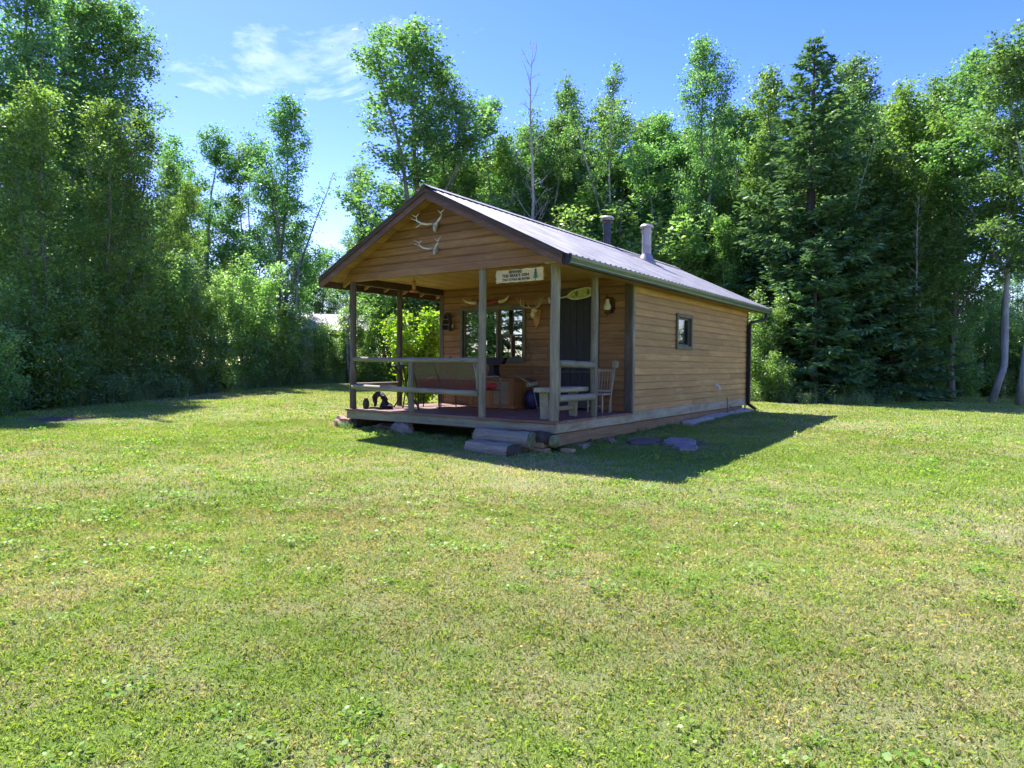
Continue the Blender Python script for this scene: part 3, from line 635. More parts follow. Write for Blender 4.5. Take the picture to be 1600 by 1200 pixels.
antler_skull(-2.03, 2.80, False, 'smaller bleached deer skull with short antlers, lower on the cabin gable')

sg = thing('hanging_sign', (-.62, .05, 2.34), 'pale wooden board sign hanging from the porch header, lettered with a bear warning', 'sign')
rg = np.random.default_rng(5); nn = 14; top = [(-.995 + .75 * k / nn, 0, 2.425 + rg.uniform(-.004, .004) - .0 * k) for k in range(nn + 1)]; bot = [(-.24 - .75 * k / nn, 0, 2.255 + rg.uniform(-.006, .006)) for k in range(nn + 1)]
rag_r = [(-.238 + rg.uniform(-.01, .012), 0, 2.425 - .17 * k / 6) for k in range(1, 6)]; rag_l = [(-1.0 + rg.uniform(-.012, .01), 0, 2.255 + .17 * k / 6) for k in range(1, 6)]
MB().prism([(a, .045, c) for a, b, c in (top + rag_r + bot + rag_l)][::-1], (0, .022, 0)).build('board', M['sign'], sg)
def text(s, size, x, z, parent, mat, y=.0435, rot=0):
    c = bpy.data.curves.new('lettering', 'FONT'); c.body = s; c.size = size; c.align_x = 'CENTER'; c.align_y = 'CENTER'; c.extrude = .0012; c.offset = .0022; c.resolution_u = 2; c.space_character = 1.08
    o = bpy.data.objects.new('lettering', c); COL.objects.link(o); c.materials.append(mat); o.parent = parent; w = wloc(parent)
    o.location = (x - w[0], y - w[1], z - w[2]); o.rotation_euler = (R(90), 0, 0)
    dg = bpy.context.evaluated_depsgraph_get(); dg.update(); me = bpy.data.meshes.new_from_object(o.evaluated_get(dg)); n_ = bpy.data.objects.new('lettering', me); COL.objects.link(n_); n_.parent = parent; n_.location = o.location; n_.rotation_euler = o.rotation_euler
    bpy.data.objects.remove(o); return n_
text('BEWARE', .052, -.68, 2.392, sg, M['ink']); text("THE BEAR'S DEN", .055, -.68, 2.342, sg, M['ink']); text('YOU COULD BE EATEN', .040, -.67, 2.290, sg, M['ink'])
tr = MB()
for k in range(4): tr.prism([(-.355 - .022 - .010 * k, .043, 2.382 - .03 * k), (-.355 + .022 + .010 * k, .043, 2.382 - .03 * k), (-.355, .043, 2.42 - .03 * k)], (0, .002, 0))
tr.prism([(-.361, .043, 2.262), (-.349, .043, 2.262), (-.349, .043, 2.292), (-.361, .043, 2.292)], (0, .002, 0))
tr.build('tree_emblem', M['green_paint'], sg)
for xx in (-.93, -.31): MB().tube([(xx, .055, 2.42), (xx, .055, HB - .10)], .003, 5).build('string', M['black'], sg)

fd = thing('bird_feeder', (-3.20, .75, 2.38), 'small red and amber hummingbird feeder hanging from the porch ceiling', 'bird feeder')
MB().tube([(-3.20, .75, 2.56), (-3.20, .75, 2.50)], .004, 5).build('hook', M['black'], fd)
MB().lathe((-3.20, .75, 2.36), [(.03, 0), (.032, .05), (.036, .11), (.03, .13), (.012, .145)], 12).build('bottle', M['feeder_glass'], fd, smooth=True)
MB().lathe((-3.20, .75, 2.325), [(.03, 0), (.075, .008), (.08, .02), (.06, .035), (.03, .04)], 14).build('tray', M['feeder'], fd, smooth=True)
MB().lathe((-3.20, .75, 2.49), [(.035, 0), (.03, .02), (.01, .025)], 12).build('cap', M['feeder'], fd)

lh = thing('longhorn_mount', (-2.75, Pd - .04, 2.26), 'cow horn mount with a dark red leather wrap, above the porch window', 'horns')
MB().tube([(-3.02 + .10 * i, Pd - .06 - .012 * math.sin(i * .6), 2.24 + .012 * abs(i - 2.5)) for i in range(6)], [.03, .04, .044, .044, .042, .034], 10).build('wrap', M['red_wrap'], lh, smooth=True)
for sx, x0 in ((-1, -3.02), (1, -2.52)):
    MB().tube([(x0, Pd - .06, 2.262), (x0 + sx * .10, Pd - .09, 2.258), (x0 + sx * .20, Pd - .13, 2.285), (x0 + sx * .27, Pd - .16, 2.34)], [.036, .031, .02, .004], 10).build('horn', M['horn'], lh, smooth=True)

ds_ = thing('deer_mount', (-1.80, Pd - .03, 1.95), 'deer antlers and skull cap on a honey varnished shield plaque, right of the porch window', 'antlers')
cx = -1.76; pl = [(cx - .085, 2.08), (cx - .075, 1.98), (cx - .05, 1.86), (cx, 1.76), (cx + .05, 1.86), (cx + .075, 1.98), (cx + .085, 2.08), (cx + .04, 2.105), (cx, 2.09), (cx - .04, 2.105)]
MB().prism([(a, Pd - .035, b) for a, b in pl][::1], (0, .03, 0)).build('plaque', M['plaque'], ds_, bevel=.006)
MB().ball((cx, Pd - .09, 2.07), (.055, .06, .05), 12, 8, jit=.05, seed=2).ball((cx - .01, Pd - .13, 2.0), (.035, .045, .07), 10, 8, jit=.05, seed=3).build('skull', M['horn'], ds_, smooth=True)
for sx in (-1, 1):
    b = np.array([cx + sx * .03, Pd - .10, 2.10]); a = MB()
    h = [b, b + (sx * .05, -.05, .02), b + (sx * .11, -.09, .02), b + (sx * .16, -.12, .06), b + (sx * .17, -.13, .12), b + (sx * .15, -.135, .18)]
    a.tube(h, [.016, .017, .016, .013, .009, .003], 7); a.tube([h[2], h[2] + (sx * .02, -.03, .11)], [.010, .003], 6); a.tube([h[3], h[3] + (sx * .08, -.03, .12)], [.010, .003], 6); a.tube([h[1], h[1] + (sx * -.01, -.05, .09)], [.009, .003], 6)
    a.build('antler', M['antler'], ds_, smooth=True)

pd_ = thing('paddle', (-1.0, 1.9, 2.28), 'pale canoe paddle with a painted yellow green blade, hung above the screen door', 'paddle')
def pp(s, w, y=0): # along the paddle axis
    a = np.array([-1.40, 0, 2.235]); b = np.array([-.66, 0, 2.335]); d = (b - a); n_ = np.array([-d[2], 0, d[0]]) / np.linalg.norm(d); q = a + d * s + n_ * w; return (q[0], Pd - .09 + y, q[2])
shape = [(.36, .018), (.42, .045), (.50, .075), (.62, .088), (.85, .086), (.95, .072), (1.0, .03), (1.0, -.03), (.95, -.072), (.85, -.086), (.62, -.088), (.50, -.075), (.42, -.045), (.36, -.018)]
MB().prism([pp(s, w) for s, w in shape][::-1], (0, .016, 0)).build('blade', M['paddle'], pd_, bevel=.003)
MB().tube([pp(-.10, 0, .008), pp(.38, 0, .008)], .015, 8).build('shaft', M['paddle'], pd_, smooth=True)
MB().tube([pp(-.10, -.05, .008), pp(-.10, .05, .008)], .018, 8).build('grip', M['white'], pd_, smooth=True)
MB().prism([pp(s, w * .78, -.002) for s, w in [((q[0] - .68) * .86 + .68, q[1]) for q in shape]][::-1], (0, .004, 0)).build('painted_scene', M['paddle_art'], pd_)
a = MB()
for s, w, r in ((.60, .0, .035), (.62, .03, .025), (.90, .0, .030), (.88, -.02, .02)):
    a.prism([pp(s + r * .75 * math.cos(t), w + r * 1.2 * math.sin(t), -.004) for t in np.linspace(0, 2 * math.pi, 9)[:-1]][::-1], (0, .003, 0))
a.build('painted_shape', M['paddle_dark'], pd_)

lp = thing('wall_lantern', (-.39, Pd - .02, 2.1), 'bronze wall lantern with a cream glass chimney, right of the screen door', 'lantern')
lx, ly = -.385, Pd - .10
MB().lathe((lx, ly, 2.01), [(.018, 0), (.045, .01), (.062, .05), (.058, .075), (.032, .13), (.026, .17), (.03, .19)], 14).build('glass_shade', M['lamp_glass'], lp, smooth=True)
MB().lathe((lx, ly, 1.925), [(.01, 0), (.02, .012), (.014, .03), (.05, .06), (.055, .085), (.03, .09)], 14).lathe((lx, ly, 2.19), [(.05, 0), (.045, .015), (.012, .04), (.008, .06)], 12).build('lamp_body', M['bronze'], lp, smooth=True)
MB().prism([(lx + .055 * math.cos(t) + .03, Pd - .02, 2.10 + .13 * math.sin(t)) for t in np.linspace(0, 2 * math.pi, 15)[:-1]][::-1], (0, .018, 0)).box(lx - .008, lx + .008, ly, Pd - .01, 1.96, 1.975).build('back_plate', M['bronze'], lp)

cs = thing('canoe_shelf', (-3.72, Pd - .06, 1.92), 'small dark canoe-shaped shelf hanging on the porch wall left of the window', 'shelf')
def canoe(k, s=1): # half widths
    return .085 * s * math.sin(math.pi * min(1, (1 - k) * .62 + .0)) ** .8 if k < 1 else .002
oL = [(-3.72 - canoe(k), 1.77 + .34 * k) for k in np.linspace(0, 1, 9)]; oR = [(-3.72 + canoe(k), 1.77 + .34 * k) for k in np.linspace(1, 0, 9)]
MB().prism([(a, Pd - .012, b) for a, b in oL + oR], (0, .010, 0)).build('back_panel', M['canoe_shelf'], cs)
rim = MB()
for side in (oL, oR):
    for i in range(8): rim.beam((side[i][0], Pd - .06, side[i][1]), (side[i + 1][0], Pd - .06, side[i + 1][1]), .012, .11, up=(0, 1, 0))
rim.build('hull_rim', M['brown_z'], cs)
for zz, hw in ((1.775, .075), (1.88, .075), (1.98, .055)): MB().box(-3.72 - hw, -3.72 + hw, Pd - .11, Pd - .012, zz, zz + .01).build('shelf_board', M['grey_x'], cs)
hb = MB().ball((-3.60, Pd - .05, 1.86), (.025, .025, .045), 8, 6).tube([(-3.60, Pd - .05, 1.90), (-3.60, Pd - .05, 1.99)], .003, 5).box(-3.603, -3.597, Pd - .05, Pd - .01, 1.987, 1.993).build('hanging_ornament', M['frame_grey'])
tag(hb, 'tiny grey ornament hanging beside the canoe-shaped shelf', 'ornament')

# patio loveseat seen from behind
ls = thing('loveseat', (-2.4, .8, D0), 'metal patio loveseat with woven tan back and red cushions, its back to the front rail', 'loveseat')
def lsp(u, v, z): # u along the seat (0 left..1 right), v depth from its back plane
    a = np.array([-2.90, .40]); b = np.array([-1.62, .36]); d = b - a; n_ = np.array([-d[1], d[0]]) / np.linalg.norm(d); q = a + d * u + n_ * v; return (q[0], q[1], D0 + z)
for u in (0, 1):
    MB().tube([lsp(u, .14, 0), lsp(u, .12, .30), lsp(u, .05, .52), lsp(u, -.02, .76)], .013, 8).tube([lsp(u, .62, 0), lsp(u, .62, .52), lsp(u, .55, .55), lsp(u, .10, .54)], .013, 8).build('side_frame', M['frame_dark' if u == 0 else 'frame_grey'], ls, smooth=True)
MB().tube([lsp(.42, .13, .30), lsp(.40, .05, .52), lsp(.36, -.01, .76)], .010, 8).build('back_strut', M['frame_dark'], ls)
MB().tube([lsp(0, -.02, .76), lsp(.5, -.03, .785), lsp(1, -.02, .76)], .013, 8).tube([lsp(0, .12, .32), lsp(1, .12, .32)], .012, 8).tube([lsp(0, .6, .34), lsp(1, .6, .34)], .012, 8).build('cross_bar', M['frame_dark'], ls, smooth=True)
def woven(u0, u1, za, zb, fa, fb, nx, nz_, mat, name):
    mb = MB()
    for i in range(nx):
        u = u0 + (u1 - u0) * (i + .5) / nx; s = 1 if i % 2 else -1
        mb.beam(lsp(u, fa, za), lsp(u, fb, zb), .007, .004, up=(0, 1, 0))
    for j in range(nz_):
        t = (j + .5) / nz_; z = za + (zb - za) * t; v = fa + (fb - fa) * t
        mb.beam(lsp(u0, v + .003, z), lsp(u1, v + .003, z), .007, .004, up=(0, 1, 0))
    mb.build(name, mat, ls, kind='stuff')
woven(.01, .99, .50, .76, .06, -.018, 90, 18, M['mesh_tan'], 'woven_back'); woven(.01, .99, .33, .50, .12, .062, 90, 10, M['mesh_red'], 'woven_back')
for u0, u1 in ((.02, .49), (.51, .98)):
    c = MB(); p = [lsp(u0, .10, .36), lsp(u1, .10, .36), lsp(u1, .60, .36), lsp(u0, .60, .36)]; c.prism(p, (0, 0, .09)); o = c.build('cushion', M['cushion'], ls, bevel=.03)
# bistro table with curved legs
bt = thing('patio_table', (-3.35, .85, D0), 'small round dark iron patio table with curved legs at the left of the porch', 'table')
tx, ty = -3.42, .80
MB().lathe((tx, ty, D0 + .69), [(.24, 0), (.25, .008), (.25, .018), (.235, .024)], 24).build('table_top', M['iron'], bt)
for k in range(4):
    a = k * math.pi / 2 + .5; c, s = math.cos(a), math.sin(a)
    MB().tube([(tx + c * r, ty + s * r, D0 + z) for r, z in ((.20, .69), (.12, .60), (.045, .45), (.035, .33), (.09, .20), (.20, .02), (.21, .0))], .012, 7).build('leg', M['iron'], bt, smooth=True)
MB().lathe((tx, ty, D0 + .33), [(.05, 0), (.05, .02)], 12).build('leg_ring', M['iron'], bt)
cp = MB().lathe((tx - .08, ty - .02, D0 + .716), [(.025, 0), (.034, .05), (.034, .085), (.02, .09)], 12).build('white_cup', M['white'], smooth=True); tag(cp, 'small white cup on the round patio table', 'cup')
fg = MB().ball((tx + .13, ty - .02, D0 + .76), (.07, .05, .045), 10, 8, jit=.12, seed=2).ball((tx + .13, ty - .03, D0 + .82), (.045, .04, .035), 10, 8, jit=.1, seed=5).build('folded_cloth', M['pink'], smooth=True); tag(fg, 'pink folded cloth heaped on the round patio table', 'cloth')
# dining chair with red seat beside the table
pc = thing('patio_chair', (-3.15, 1.45, D0), 'dark iron patio chair with scrolled back and red seat pad behind the round table', 'chair')
px_, py_ = -3.22, 1.42
for sx in (-1, 1):
    MB().tube([(px_ + sx * .2, py_ + .2, D0), (px_ + sx * .2, py_ + .18, D0 + .42), (px_ + sx * .19, py_ + .24, D0 + .62), (px_ + sx * .14, py_ + .27, D0 + .80), (px_, py_ + .28, D0 + .86)], .011, 7).build('back_leg', M['iron'], pc, smooth=True)
    MB().tube([(px_ + sx * .2, py_ - .2, D0), (px_ + sx * .19, py_ - .17, D0 + .42)], .011, 7).build('leg', M['iron'], pc)
    MB().tube([(px_ + sx * .10, py_ + .20, D0 + .45), (px_ + sx * .03, py_ + .23, D0 + .6), (px_ + sx * .11, py_ + .26, D0 + .74)], .008, 6).build('back_scroll', M['iron'], pc)
MB().lathe((px_, py_, D0 + .42), [(.21, 0), (.21, .015)], 20).build('seat', M['iron'], pc)
MB().lathe((px_, py_, D0 + .436), [(.17, 0), (.20, .02), (.20, .05), (.16, .07)], 20).build('seat_pad', M['cushion'], pc, smooth=True)

MB().box(px_ - .15, px_ + .15, py_ + .19, py_ + .215, D0 + .47, D0 + .74).build('back_pad', M['cushion'], pc, bevel=.01)
# iron figurine (animal climbing a rock) and a little pot
st_ = thing('iron_statue', (-3.62, .42, D0), 'dark cast iron statue of an animal bending over a rock, left front of the deck', 'statue')
bx_, by_ = -3.56, .32
def body(pts, rad): # one continuous skinned body
    me = bpy.data.meshes.new('figure'); V = [p for chain in pts for p in chain]; E = []; k = 0
    for chain in pts: E += [(k + i, k + i + 1) for i in range(len(chain) - 1)]; k += len(chain)
    return V, E
figV = [(-.10, 0, .20), (-.02, 0, .235), (.06, 0, .22), (.12, 0, .17), (.165, 0, .11), (-.13, .03, .12), (-.12, .03, .05), (-.14, .03, .0), (-.11, -.03, .12), (-.085, -.03, .05), (-.10, -.03, 0), (.09, .03, .14), (.13, .03, .09), (.10, -.03, .13), (.14, -.03, .08), (-.15, 0, .17)]
figE = [(0, 1), (1, 2), (2, 3), (3, 4), (0, 5), (5, 6), (6, 7), (0, 8), (8, 9), (9, 10), (2, 11), (11, 12), (2, 13), (13, 14), (0, 15)]
figR = [.05, .055, .05, .034, .016, .03, .018, .014, .03, .018, .014, .022, .014, .022, .014, .012]
me = bpy.data.meshes.new('figure'); me.from_pydata([(a + bx_ - st_.location[0] + .02, b + by_ - st_.location[1], c + .03) for a, b, c in figV], figE, []); me.materials.append(M['iron'])
fo = bpy.data.objects.new('figure', me); COL.objects.link(fo); fo.parent = st_
sk = fo.modifiers.new('skin', 'SKIN'); me.skin_vertices.new() if not me.skin_vertices else None
for i, r_ in enumerate(figR): me.skin_vertices[0].data[i].radius = (r_, r_)
me.skin_vertices[0].data[0].use_root = True
ss = fo.modifiers.new('sub', 'SUBSURF'); ss.levels = 1; ss.render_levels = 1
MB().ball((bx_ + .16, by_, D0 + .045), (.14, .08, .055), 12, 8, jit=.18, seed=8).ball((bx_ + .13, by_, D0 + .09), (.06, .05, .07), 10, 7, jit=.2, seed=9).box(bx_ - .17, bx_ + .26, by_ - .06, by_ + .06, D0, D0 + .022).build('rock_base', M['iron'], st_)
pt = MB().lathe((-Wd + .20, .22, D0), [(.045, 0), (.055, .06), (.05, .12), (.03, .15), (.035, .165)], 12).build('small_jar', M['canoe_shelf'], smooth=True); tag(pt, 'small dark jar on the deck behind the left front post', 'jar')

# wooden chest with things on it
chs = thing('storage_chest', (-2.2, 1.85, D0), 'varnished orange wooden storage chest under the porch window', 'chest')
x0, x1, y0, y1, h = -2.72, -1.80, 1.62, 2.12, .46
MB().box(x0, x1, y0, y1, D0 + .05, D0 + h).build('box', M['chest'], chs, bevel=.005)
MB().box(x0 - .02, x1 + .02, y0 - .02, y1 + .01, D0 + h + .002, D0 + h + .05).build('lid', M['chest'], chs, bevel=.008)
MB().box(x0 - .015, x1 + .015, y0 - .015, y1, D0 + .005, D0 + .055).build('plinth', M['chest'], chs, bevel=.006)
for xa, xb in ((x0, x0 + .09), (-2.30, -2.21), (x1 - .09, x1)): MB().box(xa, xb, y0 - .014, y0 - .001, D0 + .058, D0 + h).build('stile', M['chest'], chs, bevel=.003)
MB().box(-2.205, x1 - .095, y0 - .008, y0 - .001, D0 + .07, D0 + h - .01).build('front_panel', M['block'], chs, bevel=.003)
an = thing('anvil', (-2.3, 1.86, D0 + h + .05), 'black iron anvil-shaped stand on the wooden chest below the window', 'anvil')
ax_, ay_, az_ = -2.38, 1.86, D0 + h + .052
MB().prism([(ax_ - .10, ay_ - .08, az_), (ax_ + .10, ay_ - .08, az_), (ax_ + .075, ay_ - .08, az_ + .05), (ax_ + .05, ay_ - .08, az_ + .14), (ax_ + .07, ay_ - .08, az_ + .22), (ax_ - .07, ay_ - .08, az_ + .22), (ax_ - .05, ay_ - .08, az_ + .14), (ax_ - .075, ay_ - .08, az_ + .05)][::-1], (0, .16, 0)).build('waist', M['iron'], an, bevel=.006)
MB().prism([(ax_ - .30, ay_ - .06, az_ + .34), (ax_ - .10, ay_ - .06, az_ + .225), (ax_ + .20, ay_ - .06, az_ + .225), (ax_ + .24, ay_ - .06, az_ + .30), (ax_ + .26, ay_ - .06, az_ + .345)][::1], (0, .12, 0)).build('top', M['iron'], an, bevel=.008)
bb = MB().ball((-1.66, 1.95, D0 + .16), (.12, .12, .16), 12, 8, jit=.08, seed=4).build('covered_bucket', M['blue_dark'], smooth=True); tag(bb, 'dark blue covered bucket on the deck right of the wooden chest', 'bucket')
cr_ = thing('crate', (-1.45, 2.05, D0), 'low dark weathered crate against the porch wall, left of the screen door', 'crate')
MB().box(-1.72, -1.50, 2.10, 2.20, D0 + .005, D0 + .34).build('crate_box', M['brown_z'], cr_, bevel=.006)
for k in range(3): MB().box(-1.725, -1.495, 2.08, 2.098, D0 + .02 + k * .115, D0 + .11 + k * .115).build('slat', M['brown'], cr_)
hm = thing('mallet', (-1.7, 1.7, D0 + .4), 'pale wooden mallet with a rounded head leaning between chest and wall', 'mallet')
MB().tube([(-1.80, 1.60, D0 + .60), (-1.62, 1.62, D0 + .50), (-1.47, 1.64, D0 + .42)], [.012, .013, .015], 7).build('handle', M['grey_x'], hm, smooth=True)
MB().tube([(-1.50, 1.56, D0 + .40), (-1.42, 1.72, D0 + .43)], [.036, .036], 10).build('head', M['bench'], hm, smooth=True)
MB().tube([(-1.46, 1.66, D0 + .40), (-1.44, 1.80, D0 + .01)], [.008, .008], 6).build('prop_stick', M['grey_z'], hm)
ch_ = MB()
for k in range(26):
    t = k / 25; z = 1.55 - t * .75; x = -1.93 + .14 * t + .02 * math.sin(k * 1.1); ch_.tube([(x, Pd - .03, z), (x + .012 * (-1) ** k, Pd - .035, z - .032)], .005, 5)
tag(ch_.build('hanging_chain', M['frame_dark']), 'thin dark chain hanging down the porch wall from the window frame', 'chain')

# slab bench inside the right rail
bn = thing('slab_bench', (-.3, .7, D0), 'low weathered slab bench along the right porch rail', 'bench')
MB().box(-.44, -.13, .14, 1.12, D0 + .36, D0 + .425).build('seat', M['bench'], bn, bevel=.012)
for yy in (.22, .98): MB().prism([(-.38, yy, D0), (-.27, yy, D0), (-.25, yy, D0 + .358), (-.40, yy, D0 + .358)][::-1], (0, .055, 0)).build('leg', M['bench'], bn, bevel=.006)
MB().box(-.345, -.30, .277, .978, D0 + .10, D0 + .16).build('stretcher', M['bench'], bn, bevel=.004)
# narrow pale chair against the wall
wc = thing('spindle_chair', (-.42, 2.0, D0), 'narrow pale spindle-back chair against the wall right of the screen door', 'chair')
qx0, qx1, qy0, qy1 = -.56, -.28, 1.84, 2.14
MB().box(qx0, qx1, qy0, qy1, D0 + .27, D0 + .295).build('seat', M['white_wood'], wc, bevel=.004)
for xx in (qx0 + .015, qx1 - .015):
    MB().tube([(xx, qy1, D0), (xx, qy1, D0 + .27), (xx + .01, qy1 + .04, D0 + .68)], .010, 7).build('back_post', M['white_wood'], wc)
    MB().tube([(xx, qy0 + .015, D0), (xx, qy0 + .015, D0 + .27)], .011, 7).build('leg', M['white_wood'], wc)
for k in range(5):
    xx = qx0 + .045 + k * .048; MB().tube([(xx, qy1, D0 + .30), (xx + .008, qy1 + .035, D0 + .64)], .0055, 6).build('spindle', M['white_wood'], wc)
for zz in (.33, .65): MB().beam((qx0 + .01, qy1 + .0 + (.035 if zz > .5 else 0), D0 + zz), (qx1 - .0, qy1 + (.035 if zz > .5 else 0), D0 + zz), .02, .03).build('back_rail', M['white_wood'], wc)
MB().beam((qx0 + .015, qy0 + .015, D0 + .10), (qx1 - .015, qy0 + .015, D0 + .10), .012, .016).build('stretcher', M['white_wood'], wc)
ws = thing('walking_stick', (-.25, 1.98, D0), 'pale walking stick topped with a carved wooden head, leaning beside the spindle chair', 'walking stick')
MB().tube([(-.235, 1.95, D0), (-.215, 2.02, D0 + .40), (-.20, 2.08, D0 + .70)], .012, 8).build('shaft', M['white_wood'], ws, smooth=True)
MB().ball((-.198, 2.09, D0 + .755), (.052, .042, .055), 12, 8, jit=.1, seed=6).box(-.235, -.165, 2.06, 2.12, D0 + .69, D0 + .735).build('carved_head', M['bench'], ws, smooth=False)

# ------------------------------------------------------------------ steps, blocks and stones round the deck
def rock(name, x, y, z, r, mat, label, seed, jit=.16, rot=0):
    mb = MB(); mb.ball((0, 0, 0), r, 14, 10, jit=jit, seed=seed); V = mb.v[0]; c, s = math.cos(rot), math.sin(rot); V = V @ np.array([[c, s, 0], [-s, c, 0], [0, 0, 1]]); mb.v[0] = V + np.array([x, y, z])
    o = mb.build(name, mat); tag(o, label, 'stone'); return o
st1 = thing('log_step', (-.75, -.2, .2), 'round grey log forming the upper step against the deck', 'log step')
MB().add(*tube_np([(-1.16 + .135 * k, -.13 - .012 * k, .17 + .004 * math.sin(k)) for k in range(8)], [.115] * 8, 12, False, .06, 5)).build('log', M['log_grey'], st1, smooth=True)
MB().tube([(-.2155, -.2135, .17), (-.209, -.2138, .17)], .112, 12, True, 0, .06, 5).build('end_grain', M['log_end'], st1)
MB().tube([(-1.166, -.13, .17), (-1.161, -.13, .17)], .112, 12).build('end_grain', M['log_end'], st1)
st2 = thing('log_step', (-.7, -.5, .1), 'flat topped grey half log forming the lower step on the grass', 'log step')
hp = [(-.15, -.07), (-.155, .01), (-.13, .075), (-.02, .088), (.10, .083), (.145, .06), (.15, 0), (.13, -.07)]
mb = MB(); rg = np.random.default_rng(9); rows = []
for k in range(8):
    xx = -1.0 + .105 * k; rows += [(xx, -.47 - .013 * k + a * (1 + rg.uniform(-.04, .04)), .065 + b * (1 + rg.uniform(-.07, .07))) for a, b in hp]
n = 8; f = [(i * n + k, (i + 1) * n + k, (i + 1) * n + (k + 1) % n, i * n + (k + 1) % n) for i in range(7) for k in range(n)] + [tuple(range(n)), tuple(56 + k for k in range(n))[::-1]]
mb.add(rows, f).build('half_log', M['log_grey'], st2)
e2 = MB(); e2.add([(-.2585 + (.006 if j else 0), q[1], q[2]) for j in (0, 1) for q in rows[56:]], [tuple(range(8)), tuple(range(8, 16))[::-1]] + [(k, (k + 1) % 8, 8 + (k + 1) % 8, 8 + k) for k in range(8)]); e2.build('end_grain', M['dark_log'], st2)
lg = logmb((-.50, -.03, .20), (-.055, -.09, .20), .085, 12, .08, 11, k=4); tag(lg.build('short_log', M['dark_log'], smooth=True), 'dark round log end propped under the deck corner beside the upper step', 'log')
lg = logmb((-.22, .08, .17), (.005, -.01, .16), .085, 12, .05, 12, k=4); tag(lg.build('short_log', M['log_end'], smooth=True), 'mossy brown log stub directly under the front deck corner', 'log')
blks = [((-.40, -.16, .07), (.26, .15, .075), 'tan wood block low under the upper step, left of its neighbour'), ((-.17, -.10, .115), (.17, .14, .065), 'upper tan wood block wedged below the deck corner'), ((-.16, -.12, .045), (.24, .15, .065), 'lower tan wood block on the ground below the deck corner')]
for (c, s, lab) in blks:
    o = MB().box(c[0] - s[0] / 2, c[0] + s[0] / 2, c[1] - s[1] / 2, c[1] + s[1] / 2, c[2] - s[2] / 2, c[2] + s[2] / 2).build('wood_block', M['block'], bevel=.006); tag(o, lab, 'wood block', 'wood blocks under the deck corner')
o = MB().box(.03, .20, .06, .19, .0, .065).build('wood_block', M['block'], bevel=.008); tag(o, 'small pale block on the grass beside the sill timber', 'wood block')
o = MB().box(-.02, .13, .5, .68, .0, .08).build('wood_block', M['log_grey'], bevel=.01); tag(o, 'grey weathered block on the grass beside the sill timber', 'wood block')
rock('rock', -4.12, .10, .16, (.24, .16, .14), M['rock_rust'], 'rust and grey rock under the far left corner of the deck', 1)
rock('rock', -2.78, .06, .12, (.20, .15, .15), M['rock'], 'rounded grey rock under the middle of the deck front', 2)
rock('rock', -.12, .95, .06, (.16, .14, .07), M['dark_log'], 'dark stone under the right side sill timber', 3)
rock('rock', .05, 1.35, .05, (.14, .09, .05), M['rock'], 'small grey stone in the grass along the sill timber', 4)
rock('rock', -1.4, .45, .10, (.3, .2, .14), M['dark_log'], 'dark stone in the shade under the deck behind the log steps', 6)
rock('rock', -3.4, .3, .11, (.28, .15, .07), M['rock'], 'low flat stone in the shade under the deck, left of the grey rock', 7)
def flat_stone(name, poly, z, t, mat, label, seed):
    rg = np.random.default_rng(seed); n = len(poly); c = np.mean(poly, 0); V = []
    for s, dz in ((1.0, -.05), (1.02, t * .4), (.96, t), (.6, t + .006), (.25, t + .004)):
        for (a, b) in poly: V.append((c[0] + (a - c[0]) * s + rg.uniform(-.012, .012), c[1] + (b - c[1]) * s + rg.uniform(-.012, .012), z + dz + rg.uniform(-.006, .006)))
    f = [(i * n + k, i * n + (k + 1) % n, (i + 1) * n + (k + 1) % n, (i + 1) * n + k) for i in range(4) for k in range(n)] + [tuple(4 * n + k for k in range(n))]
    return tag(MB().add(V, f).build(name, mat), label, 'stone')
flat_stone('flat_stone', [(.66, 1.95), (.60, 2.35), (.80, 2.50), (1.02, 2.32), (1.14, 1.95), (1.30, 1.60), (1.38, 1.28), (1.20, 1.20), (1.08, 1.34), (.98, 1.52), (.80, 1.62)], gz(1.1, 1.6) - .01, .05, M['slab'], 'flat jagged grey stone slab lying on the grass right of the cabin', 3)
M['soil'] = mat_plain('bare_soil', (.15, .105, .075), .95, 0, .4, 14, .9)
flat_stone('soil_mound', [(.28, 1.5), (.45, 1.3), (.62, 1.4), (.66, 1.75), (.55, 2.1), (.40, 2.25), (.27, 1.9)], gz(.6, 1.5), .03, M['soil'], 'small mound of bare dark soil between cabin and the jagged slab', 4)
pk = MB(); V = []
for k in range(12):
    y = 4.35 + .36 * k; V += [(.02 + .04 * math.sin(k), y, gz(.1, y) - .02), (.19 + .04 * math.sin(k * 1.7), y, gz(.3, y) - .02), (.19 + .04 * math.sin(k * 1.7), y, gz(.3, y) + .05), (.02 + .05 * math.sin(k), y, gz(.1, y) + .075)]
f = [(i * 4 + k, i * 4 + (k + 1) % 4, (i + 1) * 4 + (k + 1) % 4, (i + 1) * 4 + k) for i in range(11) for k in range(4)] + [(3, 2, 1, 0), (44, 45, 46, 47)]
tag(pk.add(V, f).build('concrete_plank', M['concrete'], bevel=.01), 'long pale concrete plank lying on the grass along the cabin side', 'plank')
rd = MB(); rd.tube([(.10, 6.75, .10), (.08, 6.75, .50)], .010, 6).tube([(.10, 6.78, .13), (.06, 7.1, .33)], .006, 5).tube([(.10, 6.8, .33), (.2, 7.15, .13)], .006, 5); tag(rd.build('metal_stake', M['frame_dark']), 'thin dark metal stake with side braces standing by the concrete plank', 'stake')
tag(MB().tube([(.10, 8.0, .12), (.09, 8.0, .33)], .018, 6).build('short_stake', M['frame_grey']), 'short grey stake at the far end of the concrete plank', 'stake')

